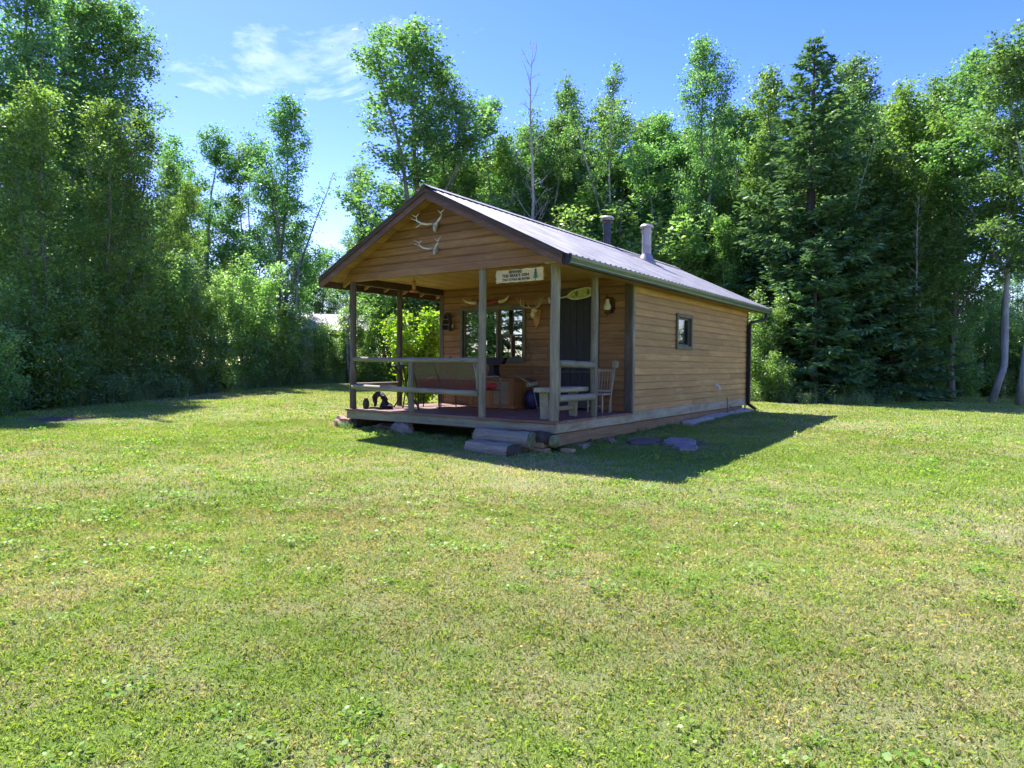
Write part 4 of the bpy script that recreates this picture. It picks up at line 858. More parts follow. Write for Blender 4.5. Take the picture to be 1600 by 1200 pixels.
# small pale shed seen through the left shrubs
sx_, sy_, _ = polar(497, 31.0); shed = thing('shed', (sx_, sy_, gz(sx_, sy_)), 'pale shed with a light metal roof, half hidden behind the left shrubs', 'shed')
g0 = gz(sx_, sy_); ca, sa = math.cos(YAW + .28), math.sin(YAW + .28)
def shp(u, v, z): return (sx_ + ca * u - sa * v, sy_ + sa * u + ca * v, g0 + z)
def obox(u0, u1, v0, v1, z0, z1): return MB().add([shp(u, v, z) for z in (z0, z1) for u, v in ((u0, v0), (u1, v0), (u1, v1), (u0, v1))], [(0, 3, 2, 1), (4, 5, 6, 7), (0, 1, 5, 4), (1, 2, 6, 5), (2, 3, 7, 6), (3, 0, 4, 7)])
obox(-2.4, 2.4, -1.2, 1.8, 0, 2.2).build('wall', M['shed_wall'], shed)
MB().add([shp(-2.8, -1.7, 2.1), shp(2.8, -1.7, 2.1), shp(2.8, .3, 2.9), shp(-2.8, .3, 2.9), shp(-2.8, 2.3, 2.3), shp(2.8, 2.3, 2.3), shp(-2.8, -1.7, 2.02), shp(2.8, -1.7, 2.02), shp(2.8, .3, 2.82), shp(-2.8, .3, 2.82), shp(-2.8, 2.3, 2.22), shp(2.8, 2.3, 2.22)],
         [(0, 1, 2, 3), (3, 2, 5, 4), (6, 9, 8, 7), (9, 10, 11, 8), (0, 6, 7, 1), (4, 5, 11, 10), (0, 3, 9, 6), (3, 4, 10, 9), (1, 7, 8, 2), (2, 8, 11, 5)]).build('roof', M['shed_roof'], shed)
obox(-.2, .6, -1.23, -1.19, 0, 2.0).build('door', M['brown_z'], shed)

# ------------------------------------------------------------------ vegetation: one set of prototypes, copied plant by plant
def quads_mesh(name, Q, mat):
    """Q: (n,4,3) leaf quads"""
    n = len(Q); me = bpy.data.meshes.new(name); me.vertices.add(n * 4); me.vertices.foreach_set('co', Q.astype(np.float32).reshape(-1))
    me.loops.add(n * 4); me.loops.foreach_set('vertex_index', np.arange(n * 4, dtype=np.int32))
    me.polygons.add(n); me.polygons.foreach_set('loop_start', np.arange(0, n * 4, 4, dtype=np.int32)); me.polygons.foreach_set('loop_total', np.full(n, 4, np.int32))
    me.materials.append(mat); me.update(calc_edges=True); return me
def unit(v): return v / (np.linalg.norm(v, axis=-1, keepdims=True) + 1e-9)
def leaves(P, size, rg, up=.5, asp=.78, out=None):
    """a pointed, slightly folded leaf at each point"""
    n = len(P); nrm = rg.normal(0, 1, (n, 3)); nrm[:, 2] = np.abs(nrm[:, 2]) + up
    nrm = unit(nrm); a = unit(np.cross(nrm, rg.normal(0, 1, (n, 3)))); b = np.cross(nrm, a)
    s = size * rg.uniform(.6, 1.25, (n, 1))
    return np.stack([P - a * s * .5, P + b * s * asp * .42 - a * s * .06 + nrm * s * .10, P + a * s * .55, P - b * s * asp * .42 - a * s * .06 + nrm * s * .10], 1)
L_ASP = mat_leaf('poplar_leaf', (.105, .195, .062), (.235, .37, .135), .53, .045, .2)
L_ASP2 = mat_leaf('young_poplar_leaf', (.14, .24, .055), (.30, .42, .115), .55, .04, .15)
L_SHR = mat_leaf('willow_shrub_leaf', (.165, .265, .08), (.35, .46, .165), .55, .045, .16)
L_BRI = mat_leaf('bright_maple_leaf', (.16, .32, .018), (.36, .46, .04), .6, .04, .05)
L_SPR = mat_leaf('spruce_needle', (.085, .165, .062), (.18, .30, .115), .35, .04, .12, (1.3, 1.3, .8))
L_WEED = mat_leaf('undergrowth_leaf', (.16, .26, .08), (.34, .42, .17), .48, .04, 0)
protos = {}
def make_proto(key, name, wood, crown, wmat, lmat, crown_name='crown'):
    e = bpy.data.objects.new(name, None); t = wood.build('trunk', wmat, None, smooth=True); t.parent = e
    objs = [e, t]
    if crown is not None:
        c = bpy.data.objects.new(crown_name, quads_mesh(crown_name, crown, lmat)); COL.objects.link(c); c.parent = e; objs.append(c)
    COL.objects.link(e); protos[key] = objs; e['used'] = 0; return e
def limb(o, d, Ln, rg, k=5, lift=.25, wob=.06):
    pts = [o]; d = d.copy()
    for i in range(k - 1):
        d = unit(d + np.array([0, 0, lift / (k - 1)]) + rg.normal(0, wob, 3)); pts.append(pts[-1] + d * Ln / (k - 1))
    return np.array(pts)
def prof(t, peak=.28):
    return ((t + .10) / (peak + .10)) ** .6 if t < peak else max(0.02, (1 - t) / (1 - peak)) ** .55
def broadleaf(key, name, seed, h, Rr, cbase, nl, nleaf, size, wmat, lmat, r0=.013, elev=(18, 58), sig=.2, peak=.28, nlead=2, lean=0, twig=True):
    rg = np.random.default_rng(seed); wd = MB(); tp = []; x = y = 0.
    for i in range(10):
        tp.append((x, y, h * i / 9 * .97)); x += rg.normal(0, .0065 * h) + lean * h / 9; y += rg.normal(0, .0065 * h)
    tp[0] = (tp[0][0], tp[0][1], -.15); tp = np.array(tp)
    wd.tube(tp, [r0 * h * (1.15 if i == 0 else 1 - .93 * i / 9) for i in range(10)], 8)
    axes = [tp]
    for j in range(nlead):
        z0 = h * rg.uniform(max(cbase, .18), .45); a_ = rg.uniform(0, 6.28) + j * 2.2; o = np.array([np.interp(z0, tp[:, 2], tp[:, 0]), np.interp(z0, tp[:, 2], tp[:, 1]), z0])
        el_ = R(rg.uniform(66, 78)); d_ = np.array([math.cos(a_) * math.cos(el_), math.sin(a_) * math.cos(el_), math.sin(el_)]); Pl = limb(o, d_, (h - z0) * rg.uniform(.62, .92), rg, 8, .2, .05)
        wd.tube(Pl, np.linspace(r0 * h * .5, .008, 8), 6, False); axes.append(Pl)
    C = []; Wt = []; az = rg.uniform(0, 6.28)
    for i in range(nl):
        t = (i + rg.uniform(0, .9)) / nl; z = h * (cbase + (.98 - cbase) * t); az += 2.4 + rg.normal(0, .35)
        ok_ = [A_ for A_ in axes if A_[0][2] < z - .05 * h and A_[-1][2] > z] or [tp]; A_ = ok_[rg.integers(0, len(ok_))]
        o = np.array([np.interp(z, A_[:, 2], A_[:, 0]), np.interp(z, A_[:, 2], A_[:, 1]), z])
        Ln = (1 if A_ is tp else .72) * Rr * prof(t, peak) * rg.uniform(.55, 1.2) + .12 * Rr
        el = R(elev[0] + (elev[1] - elev[0]) * t + rg.normal(0, 8)); d = np.array([math.cos(az) * math.cos(el), math.sin(az) * math.cos(el), math.sin(el)])
        P = limb(o, d, Ln, rg, 5, .35); rb = max(.006, r0 * h * (1 - t) * .28)
        wd.tube(P, np.linspace(rb, .003, 5), 4, False)
        m_ = int(Ln * 7) + 3
        for q in range(m_):
            s = .22 + .78 * (q + rg.uniform(0, 1)) / m_; c = np.array([np.interp(s * 4, range(5), P[:, k]) for k in range(3)])
            off = rg.normal(0, 1, 3) * np.array([.30, .30, .24]) * (Rr * .36) * (1.1 - .5 * s); c2 = c + off
            if twig and q % 3 == 0: wd.tube([c, c + off * .6 + [0, 0, .03], c2], [.006, .004, .002], 3, False)
            C.append(c2); Wt.append(rg.uniform(.3, 1.5))
    C = np.array(C); Wt = np.array(Wt)
    for A_ in axes:
        for q in range(12):
            s = rg.uniform(.62, 1.0) * (len(A_) - 1); c = np.array([np.interp(s, range(len(A_)), A_[:, k]) for k in range(3)]); C = np.vstack([C, c + rg.normal(0, .16, 3)]); Wt = np.append(Wt, rg.uniform(.4, .9))
    idx = rg.choice(len(C), nleaf, p=Wt / Wt.sum()); sg_ = sig * rg.uniform(.6, 1.3, len(C))
    P = C[idx] + rg.normal(0, 1, (nleaf, 3)) * sg_[idx][:, None] * np.array([1, 1, .8])
    make_proto(key, name, wd, leaves(P, size, rg, .35), wmat, lmat); return h
broadleaf('asp1', 'poplar_tree', 11, 12.0, 2.2, .14, 60, 27000, .10, M['bark'], L_ASP, sig=.15, nlead=3, r0=.0095)
broadleaf('asp2', 'poplar_tree', 12, 12.0, 1.75, .2, 52, 23000, .10, M['bark_pale'], L_ASP, peak=.4, sig=.14, r0=.009)
broadleaf('asp3', 'poplar_tree', 13, 12.0, 2.1, .36, 50, 24000, .10, M['bark_pale'], L_ASP, peak=.5, elev=(10, 50), sig=.14, nlead=3, r0=.0068)
broadleaf('asp4', 'aspen_tree', 14, 9.0, 2.0, .08, 56, 26000, .092, M['bark_pale'], L_ASP2, peak=.3, sig=.14, r0=.008)
broadleaf('thin', 'poplar_tree', 15, 12.0, 1.1, .45, 32, 7500, .085, M['bark_pale'], L_ASP, peak=.4, sig=.12, nlead=1, r0=.008)
broadleaf('near', 'poplar_tree', 16, 11.0, 2.5, .06, 72, 27000, .10, M['bark'], L_ASP2, peak=.35, sig=.16, nlead=3, r0=.009)
def shrub(key, name, seed, h, Rr, nst, nleaf, size, lmat, low=.05, sig=.10, wmat=None):
    rg = np.random.default_rng(seed); wd = MB(); C = []; Wt = []
    for i in range(nst):
        a = 6.283 * i / nst + rg.normal(0, .4); r = Rr * rg.uniform(.25, .95); hh = h * rg.uniform(.6, 1.0) * (1 - .25 * (r / Rr) ** 2)
        P = np.array([(math.cos(a) * r * (s ** .9) + rg.normal(0, .05), math.sin(a) * r * (s ** .9) + rg.normal(0, .05), hh * s - .05) for s in np.linspace(0, 1, 7)])
        wd.tube(P, np.linspace(.026, .004, 7), 5, False)
        for q in range(int(hh * 11)):
            s = low + (1 - low) * rg.uniform(0, 1) ** .85; c = np.array([np.interp(s * 6, range(7), P[:, k]) for k in range(3)])
            off = rg.normal(0, 1, 3) * np.array([.34, .34, .15]) * Rr * .55 * (1.15 - .75 * s)
            wd.tube([c, c + off * .5 + [0, 0, .05], c + off], [.007, .004, .002], 3, False); C.append(c + off); Wt.append(rg.uniform(.3, 1.5))
    C = np.array(C); Wt = np.array(Wt); idx = rg.choice(len(C), nleaf, p=Wt / Wt.sum())
    P = C[idx] + rg.normal(0, sig, (nleaf, 3)); P[:, 2] = np.abs(P[:, 2])
    make_proto(key, name, wd, leaves(P, size, rg, .5), wmat or M['bark'], lmat)
shrub('shr1', 'willow_shrub', 21, 3.4, 1.25, 9, 10500, .082, L_SHR)
shrub('shr2', 'willow_shrub', 22, 4.6, 1.2, 8, 12000, .082, L_SHR, low=.12)
shrub('shr3', 'leafy_shrub', 23, 2.2, 1.1, 9, 8500, .080, L_ASP2)
shrub('map', 'maple_sapling', 24, 3.1, .95, 8, 9000, .105, L_BRI, sig=.13)
def spruce(key, seed, h, Rr, dens=1.0):
    rg = np.random.default_rng(seed); wd = MB(); wd.tube([(0, 0, -.1), (.03, 0, h * .5), (0, .02, h)], [.016 * h, .010 * h, .01], 8)
    Q = []; z = .25; az = 0
    while z < h * .985:
        t = z / h; nb_ = 7 if t < .8 else 5
        for k in range(nb_):
            az += 2.4 + rg.normal(0, .2); Lb = Rr * (1 - t) ** .8 * rg.uniform(.72, 1.12) + .10; el = R(-22 + 55 * t + rg.normal(0, 5))
            d = np.array([math.cos(az) * math.cos(el), math.sin(az) * math.cos(el), math.sin(el)]); side = np.array([-math.sin(az), math.cos(az), 0])
            K = 6; P = [np.array([0, 0, z + rg.uniform(-.1, .1)])]
            for i in range(K - 1): P.append(P[-1] + unit(d + np.array([0, 0, -.10 + .13 * i])) * Lb / (K - 1))
            P = np.array(P); wd.tube(P, np.linspace(.016 * (1 - t) + .006, .003, K), 3, False)
            nt_ = int(Lb * 26 * dens) + 6; s = rg.uniform(.10, 1, nt_) ** .8
            base = np.stack([np.interp(s * (K - 1), range(K), P[:, j]) for j in range(3)], 1)
            sd = np.where(rg.uniform(0, 1, nt_) < .5, -1, 1)[:, None]
            dirv = unit(d * rg.uniform(.4, 1.1, (nt_, 1)) + side * sd * rg.uniform(.3, 1.0, (nt_, 1)) + np.array([0, 0, 1]) * rg.uniform(-.55, .12, (nt_, 1)))
            ln = (.13 + .24 * Lb * .4 * (1.1 - s))[:, None] * rg.uniform(.7, 1.3, (nt_, 1)); w = .034 * rg.uniform(.8, 1.4, (nt_, 1))
            for rep in range(2):
                sv = unit(np.cross(dirv, np.array([0, 0, 1.]) + rg.normal(0, .6, (nt_, 3))))
                st = base + dirv * ln * rep * .45 + rg.normal(0, .02, (nt_, 3)); dd = unit(dirv + rg.normal(0, .35, (nt_, 3)))
                Q.append(np.stack([st, st + dd * ln * .5 + sv * w, st + dd * ln, st + dd * ln * .5 - sv * w], 1))
        z += .24 + .10 * (1 - t)
    make_proto(key, 'spruce_tree', wd, np.concatenate(Q), M['bark_dark'], L_SPR, 'needle_boughs')
spruce('spr1', 31, 12.0, 2.9); spruce('spr2', 32, 5.0, 1.25, 1.2)
# bare dead poplar
def deadtree(key, seed, h):
    rg = np.random.default_rng(seed); wd = MB(); P = np.array([(.02 * h * math.sin(i * .5), .01 * h * math.sin(i), h * i / 9 - .1) for i in range(10)])
    wd.tube(P, np.linspace(.0095 * h, .008, 10), 7); az = 0
    for i in range(26):
        t = .38 + .6 * (i + rg.uniform()) / 26; az += 2.4; o = np.array([np.interp(t * 9, range(10), P[:, k]) for k in range(3)]); el = R(rg.uniform(35, 62))
        d = np.array([math.cos(az) * math.cos(el), math.sin(az) * math.cos(el), math.sin(el)]); Lb = h * rg.uniform(.07, .20) * (1.25 - t)
        B = limb(o, d, Lb, rg, 6, .35, .12); wd.tube(B, np.linspace(.012 * (1.3 - t) + .009, .004, 6), 4, False)
        for q in range(4):
            j = rg.integers(1, 5); B2 = limb(B[j], unit(d + rg.normal(0, .6, 3)), Lb * .4, rg, 4, .3, .15); wd.tube(B2, np.linspace(.009, .003, 4), 3, False)
    make_proto(key, 'dead_poplar', wd, None, M['bark_pale'], None)
deadtree('dead', 41, 12.0)
PH = dict(asp1=12., asp2=12., asp3=12., asp4=9., thin=12., near=11., shr1=3.4, shr2=4.6, shr3=2.2, map=3.1, spr1=12., spr2=5., dead=12.)
rt = random.Random(3)
def plant(key, x, y, h, wide, label, cat, group=None, rot=None, lean=(0, 0)):
    src = protos[key]; e = src[0]
    if e['used']:
        ne = e.copy(); COL.objects.link(ne)
        for c in src[1:]: nc = c.copy(); COL.objects.link(nc); nc.parent = ne
    else: ne = e; e['used'] = 1
    s = h / PH[key]; ne.location = (x, y, gz(x, y) - .02); ne.scale = (s * wide, s * wide, s); ne.rotation_euler = (lean[0], lean[1], rt.uniform(0, 6.28) if rot is None else rot)
    ne['label'] = label; ne['category'] = cat
    if group: ne['group'] = group
    elif 'group' in ne: del ne['group']
    return ne
def plant_px(key, px, D, ytop, wide, label, cat='tree', group=None, **k):
    x, y, dep = polar(px, D); h = 1.134 + dep * (571 - ytop) / 1052.24 - gz(x, y)
    return plant(key, x, y, h, wide, label, cat, group, **k)
GB = 'poplars at the edge of the wood'
T = [
 # left mass
 ('near', 62, 17.5, 150, 1.0, 'full yellow green young poplar at the far left, in front of the taller trunks'),
 ('near', 175, 19.0, 175, .95, 'dense bright poplar beside the far left one, its crown reaching over the shrubs'),
 ('asp1', 28, 21.5, -60, 1.0, 'tallest poplar at the left edge, its crown out of the top'),
 ('asp3', 178, 22.5, 20, 1.05, 'tall dark leaved poplar with bare lower stem behind the bright left poplar'),
 ('asp2', 228, 24.0, 190, 1.1, 'narrow poplar stepping down from the left group towards the open sky'),
 ('asp1', 262, 25.0, 262, .8, 'lower poplar at the right end of the left group'),
 ('asp2', 120, 24.5, -20, 1.0, 'tall poplar directly behind the leaning bare trunk'),
 # left middle
 ('asp2', 328, 31.0, 212, 1.25, 'dark poplar with two tops, left of the pair against the open sky'),
 ('asp3', 372, 32.0, 238, 1.1, 'lower dark poplar between two taller ones left of the cabin'),
 ('asp1', 434, 28.5, 160, 1.0, 'broad feathery poplar standing tallest between the left wood and the cabin'),
 ('asp2', 556, 34.0, 262, .95, 'slender poplar just left of the porch roof'),
 ('asp3', 596, 38.0, 350, 1.1, 'low poplar peeping above the left slope of the cabin roof'),
 ('asp2', 505, 42.0, 395, 1.2, 'small distant poplar low against the bright sky left of the roof'),
 # behind the cabin
 ('asp1', 652, 27.0, 42, 1.25, 'big tall poplar rising directly behind the cabin gable'),
 ('asp1', 706, 28.5, 120, .85, 'poplar leaning on the right flank of the big one behind the gable'),
 ('asp2', 762, 29.0, 158, 1.0, 'poplar with a pale crown left of the bare dead tree'),
 ('asp4', 790, 30.0, 225, .9, 'short yellowish aspen right behind the roof ridge, left of the dead trunk'),
 ('asp2', 862, 30.0, 190, 1.0, 'poplar immediately right of the dead tree'),
 ('asp1', 893, 31.0, 145, .75, 'bright narrow poplar left of the thin wispy one'),
 ('thin', 940, 27.5, 105, .9, 'wispy thin poplar with sparse leaves, above the black stovepipe'),
 ('asp4', 955, 31.0, 170, .85, 'yellow green aspen behind the wispy thin poplar'),
 ('asp2', 1012, 31.0, 182, 1.15, 'poplar above the tan stovepipe'),
 ('asp3', 1045, 30.0, 195, 1.1, 'dark crowned poplar between the stovepipe and the tall poplar'),
 ('asp1', 1105, 26.5, 70, .70, 'tall narrow poplar behind the right slope of the roof'),
 ('asp2', 1150, 29.0, 165, 1.1, 'poplar tucked behind the tall narrow one, right of it'),
 ('asp4', 1186, 28.5, 128, .7, 'bright aspen left of the tall spruce'),
 ('asp4', 1062, 25.5, 330, .8, 'low leafy aspen just above the middle of the roof'),
 ('asp4', 1130, 24.5, 345, .9, 'low leafy aspen above the back corner of the roof'),
 # spruces
 ('spr1', 1262, 24.0, 66, 1.25, 'tallest dark spruce with drooping boughs right of the cabin'),
 ('spr1', 1352, 25.5, 190, 1.3, 'second tall spruce, right of the tallest'),
 ('spr1', 1300, 23.5, 275, 1.35, 'dark spruce of middle height in front of the two tall ones'),
 ('spr1', 1232, 23.0, 330, 1.2, 'pale tipped spruce nearest the back of the cabin'),
 ('spr2', 1272, 21.8, 372, 1.3, 'young spruce standing free at the edge of the lawn'),
 ('spr2', 1392, 24.0, 440, 1.9, 'wide low spruce with boughs sweeping the grass'),
 # right
 ('asp1', 1338, 30.0, 92, .85, 'tall poplar rising behind the spruces'),
 ('thin', 1318, 24.6, 150, .8, 'sparse pale stemmed poplar standing among the spruce tops'),
 ('asp4', 1400, 27.0, 150, .85, 'rounded aspen right of the spruces'),
 ('asp1', 1432, 28.0, 165, .85, 'poplar with leaves to the ground right of the rounded aspen'),
 ('asp1', 1488, 27.0, 95, .85, 'tall full poplar left of the bare stems at the right'),
 ('asp3', 1548, 25.0, 78, 1.15, 'tall poplar with long bare pale stem near the right edge'),
 ('asp3', 1592, 24.0, 55, 1.0, 'tall poplar at the right edge, its stem bare below'),
 ('asp2', 1470, 33.0, 130, 1.1, 'farther poplar filling the gap left of the bare stems'),
 ('thin', 1566, 29.0, 150, 1.1, 'thin leaning poplar behind the bare stems on the right'),
 ('asp4', 1380, 25.5, 330, .9, 'low aspen in front of the wood, right of the spruce boughs'),
 ('asp4', 1455, 26.5, 390, .7, 'small bright aspen before the right wood'),
]
TR = {}
for key, px, D, yt, wd_, lab in T:
    o = plant_px(key, px, D, yt, wd_ * (1.22 if key in ('asp1', 'asp2', 'asp3', 'asp4') and px > 560 else 1.12), lab, 'tree', 'spruces right of the cabin' if key.startswith('spr') else GB); TR[lab] = o
plant_px('dead', 828, 26.0, 72, .95, 'bare dead poplar with grey forked branches above the cabin ridge', 'dead tree')
plant_px('dead', 1428, 25.0, 300, .9, 'short bare dead stem between the spruces and the right wood', 'dead tree')
plant_px('dead', 548, 27.0, 395, 1.3, 'low bare grey branches beside the left eave of the cabin', 'dead tree')
plant_px('dead', 465, 27.5, 380, 1.2, 'twiggy leafless tree left of the porch, below the broad poplar', 'dead tree')
# the leaning bare trunk at the left
x, y, dp = polar(12, 24.5); hh = 11.0
lt = thing('leaning_trunk', (x, y, gz(x, y)), 'leaning grey bare trunk with a fork, high among the left trees', 'dead tree')
b0 = np.array([x, y, gz(x, y) - .1]); rv = np.array([rgt[0], rgt[1], 0]); pts = [b0 + rv * (-.9 + .36 * k + .014 * k * k) + np.array([0, 0, 1.55 * k]) for k in range(10)]
tb = MB().tube(pts, np.linspace(.12, .06, 10), 9); tb.tube([pts[6], pts[6] + rv * .45 + [0, 0, .35], pts[6] + rv * .75 + [0, 0, .9]], [.05, .035, .015], 6); tb.tube([pts[7], pts[7] + rv * .5 + [0, 0, .3], pts[7] + rv * 1.3 + [0, 0, .5]], [.05, .03, .01], 6); tb.tube([pts[5], pts[5] - rv * .3 + [0, 0, .5]], [.04, .01], 6)
tb.build('trunk', M['bark'], lt, smooth=True)
# shrubs along the left edge and before the back wood
S = [
 ('shr2', 20, 16.6, 380, 1.0, 'tall willow shrub at the far left edge of the lawn'), ('shr1', -25, 15.0, 470, 1.0, 'willow shrub cut by the left edge of the view'),
 ('shr3', 70, 16.8, 470, .9, 'round leafy shrub below the far left poplar'), ('shr1', 118, 17.8, 425, 1.0, 'pale willow shrub behind the long grass at the left'),
 ('shr2', 158, 19.0, 370, 1.0, 'tall loose willow shrub right of the pale one'), ('shr2', 205, 20.0, 345, 1.0, 'tall willow shrub under the bright left poplar'),
 ('shr2', 245, 20.6, 335, 1.0, 'tall many stemmed willow shrub left of the tallest shrub'), ('asp4', 300, 22.5, 300, .75, 'young yellow green tree, tallest of the left shrub belt'),
 ('shr2', 292, 20.8, 400, 1.1, 'broad willow shrub with dark stems below the young yellow green tree'), ('shr2', 340, 21.6, 385, 1.05, 'willow shrub with see-through crown, middle of the left belt'),
 ('shr2', 385, 23.0, 378, 1.05, 'willow shrub in front of the broad feathery poplar'), ('shr1', 420, 24.0, 440, 1.2, 'lower willow shrub before the broad feathery poplar'),
 ('shr1', 455, 25.5, 488, 1.0, 'low willow shrub in front of the shed roof'), ('shr1', 497, 26.6, 500, 1.0, 'low shrub below the pale shed roof, left of the porch'),
 ('shr1', 535, 27.5, 480, 1.1, 'shrub just left of the porch post'), ('shr2', 575, 28.0, 440, 1.0, 'shrub seen through the open left bay of the porch'),
 ('shr2', 610, 29.0, 430, 1.1, 'shrub seen between the left porch posts'), ('shr2', 672, 29.5, 450, 1.1, 'dark shrub behind the bright maple sapling'),
 ('shr3', 580, 26.0, 530, 1.0, 'low shrub at the lawn edge behind the porch rail'), ('shr3', 650, 27.0, 530, 1.0, 'low shrub behind the small round table'),
 ('shr3', 1206, 20.4, 520, .9, 'low leafy shrub beside the downspout'), ('shr2', 1188, 21.5, 430, 1.0, 'tall shrub behind the back corner of the cabin'),
 ('shr1', 1425, 25.0, 500, 1.1, 'leafy shrub at the end of the spruce boughs'), ('shr1', 1500, 28.0, 500, 1.2, 'bright leafy shrub under the right poplars'),
 ('shr3', 1545, 29.0, 545, 1.3, 'low shrub at the foot of the bare right stems'), ('shr1', 1590, 30.0, 490, 1.4, 'pale green shrub at the right edge of the lawn'),
 ('shr2', 1462, 27.5, 470, 1.0, 'tall shrub right of the last spruce'), ('shr1', 1630, 31.0, 470, 1.4, 'shrub just outside the right edge'),
]
for key, px, D, yt, wd_, lab in S: plant_px(key, px, D, yt, wd_, lab, 'tree' if key == 'asp4' else 'shrub', GB if key == 'asp4' else 'shrubs along the wood edge')
plant_px('map', 655, 16.0, 462, 1.0, 'bright sunlit maple sapling seen through the left side of the porch', 'sapling')
# the deeper wood: alike trunks and crowns that nothing tells apart
ORD = 'first second third fourth fifth sixth seventh eighth ninth tenth eleventh twelfth thirteenth fourteenth'.split()
def wood(px0, px1, D0_, D1_, n, yt0, yt1, keys, lab, grp, seed):
    rr = random.Random(seed)
    for i in range(n):
        px = px0 + (px1 - px0) * (i + rr.uniform(.1, .9)) / n
        plant_px(rr.choice(keys), px, rr.uniform(D0_, D1_), rr.uniform(yt0, yt1), rr.uniform(1.1, 1.5), lab % ORD[i] if '%' in lab else lab, 'tree', grp)
K = ['asp1', 'asp2', 'asp3', 'asp4']
wood(-60, 260, 27, 36, 8, 200, 320, K, 'poplar deep in the wood behind the left trees', 'poplars deep in the left wood', 1)
wood(270, 480, 34, 46, 7, 350, 430, K, 'low distant poplar behind the left shrubs', 'distant poplars behind the left shrubs', 2)
wood(480, 700, 38, 52, 6, 405, 450, ['asp1', 'asp2'], 'distant poplar low behind the porch', 'distant poplars behind the porch', 3)
wood(690, 1220, 32, 42, 24, 185, 270, K, 'poplar deep in the wood behind the cabin', 'poplars deep in the wood behind the cabin', 4)
wood(640, 1200, 25.0, 28.5, 14, 270, 400, ['asp4', 'asp1', 'shr2'], 'leafy young tree just behind the cabin roof, %s of its row from the left', 'young trees just behind the cabin', 5)
wood(1190, 1460, 29, 42, 12, 150, 280, K, 'poplar deep in the wood behind the spruces', 'poplars deep in the wood behind the spruces', 6)
wood(1440, 1700, 33, 46, 8, 400, 470, K, 'distant poplar beyond the right hand stems', 'distant poplars beyond the right stems', 7)
wood(1480, 1700, 30, 37, 6, 430, 490, ['shr2'], 'low shrub in the gap beyond the right stems, %s from the left', 'shrubs beyond the right stems', 8)
# wood on the far side of the clearing (what the panes mirror)
rr = random.Random(12)
for i in range(16):
    a = R(-185 + i * 14.5); D = 15 + rr.uniform(0, 5); x = CAM[0] - 2 + D * math.cos(a); y = CAM[1] + 2 + D * math.sin(a)
    plant(rr.choice(['asp1', 'asp4', 'near', 'spr1']), x, y, rr.uniform(8.5, 12), 1.3, 'tree on the far side of the clearing, mirrored in the window panes', 'tree', 'trees across the clearing')

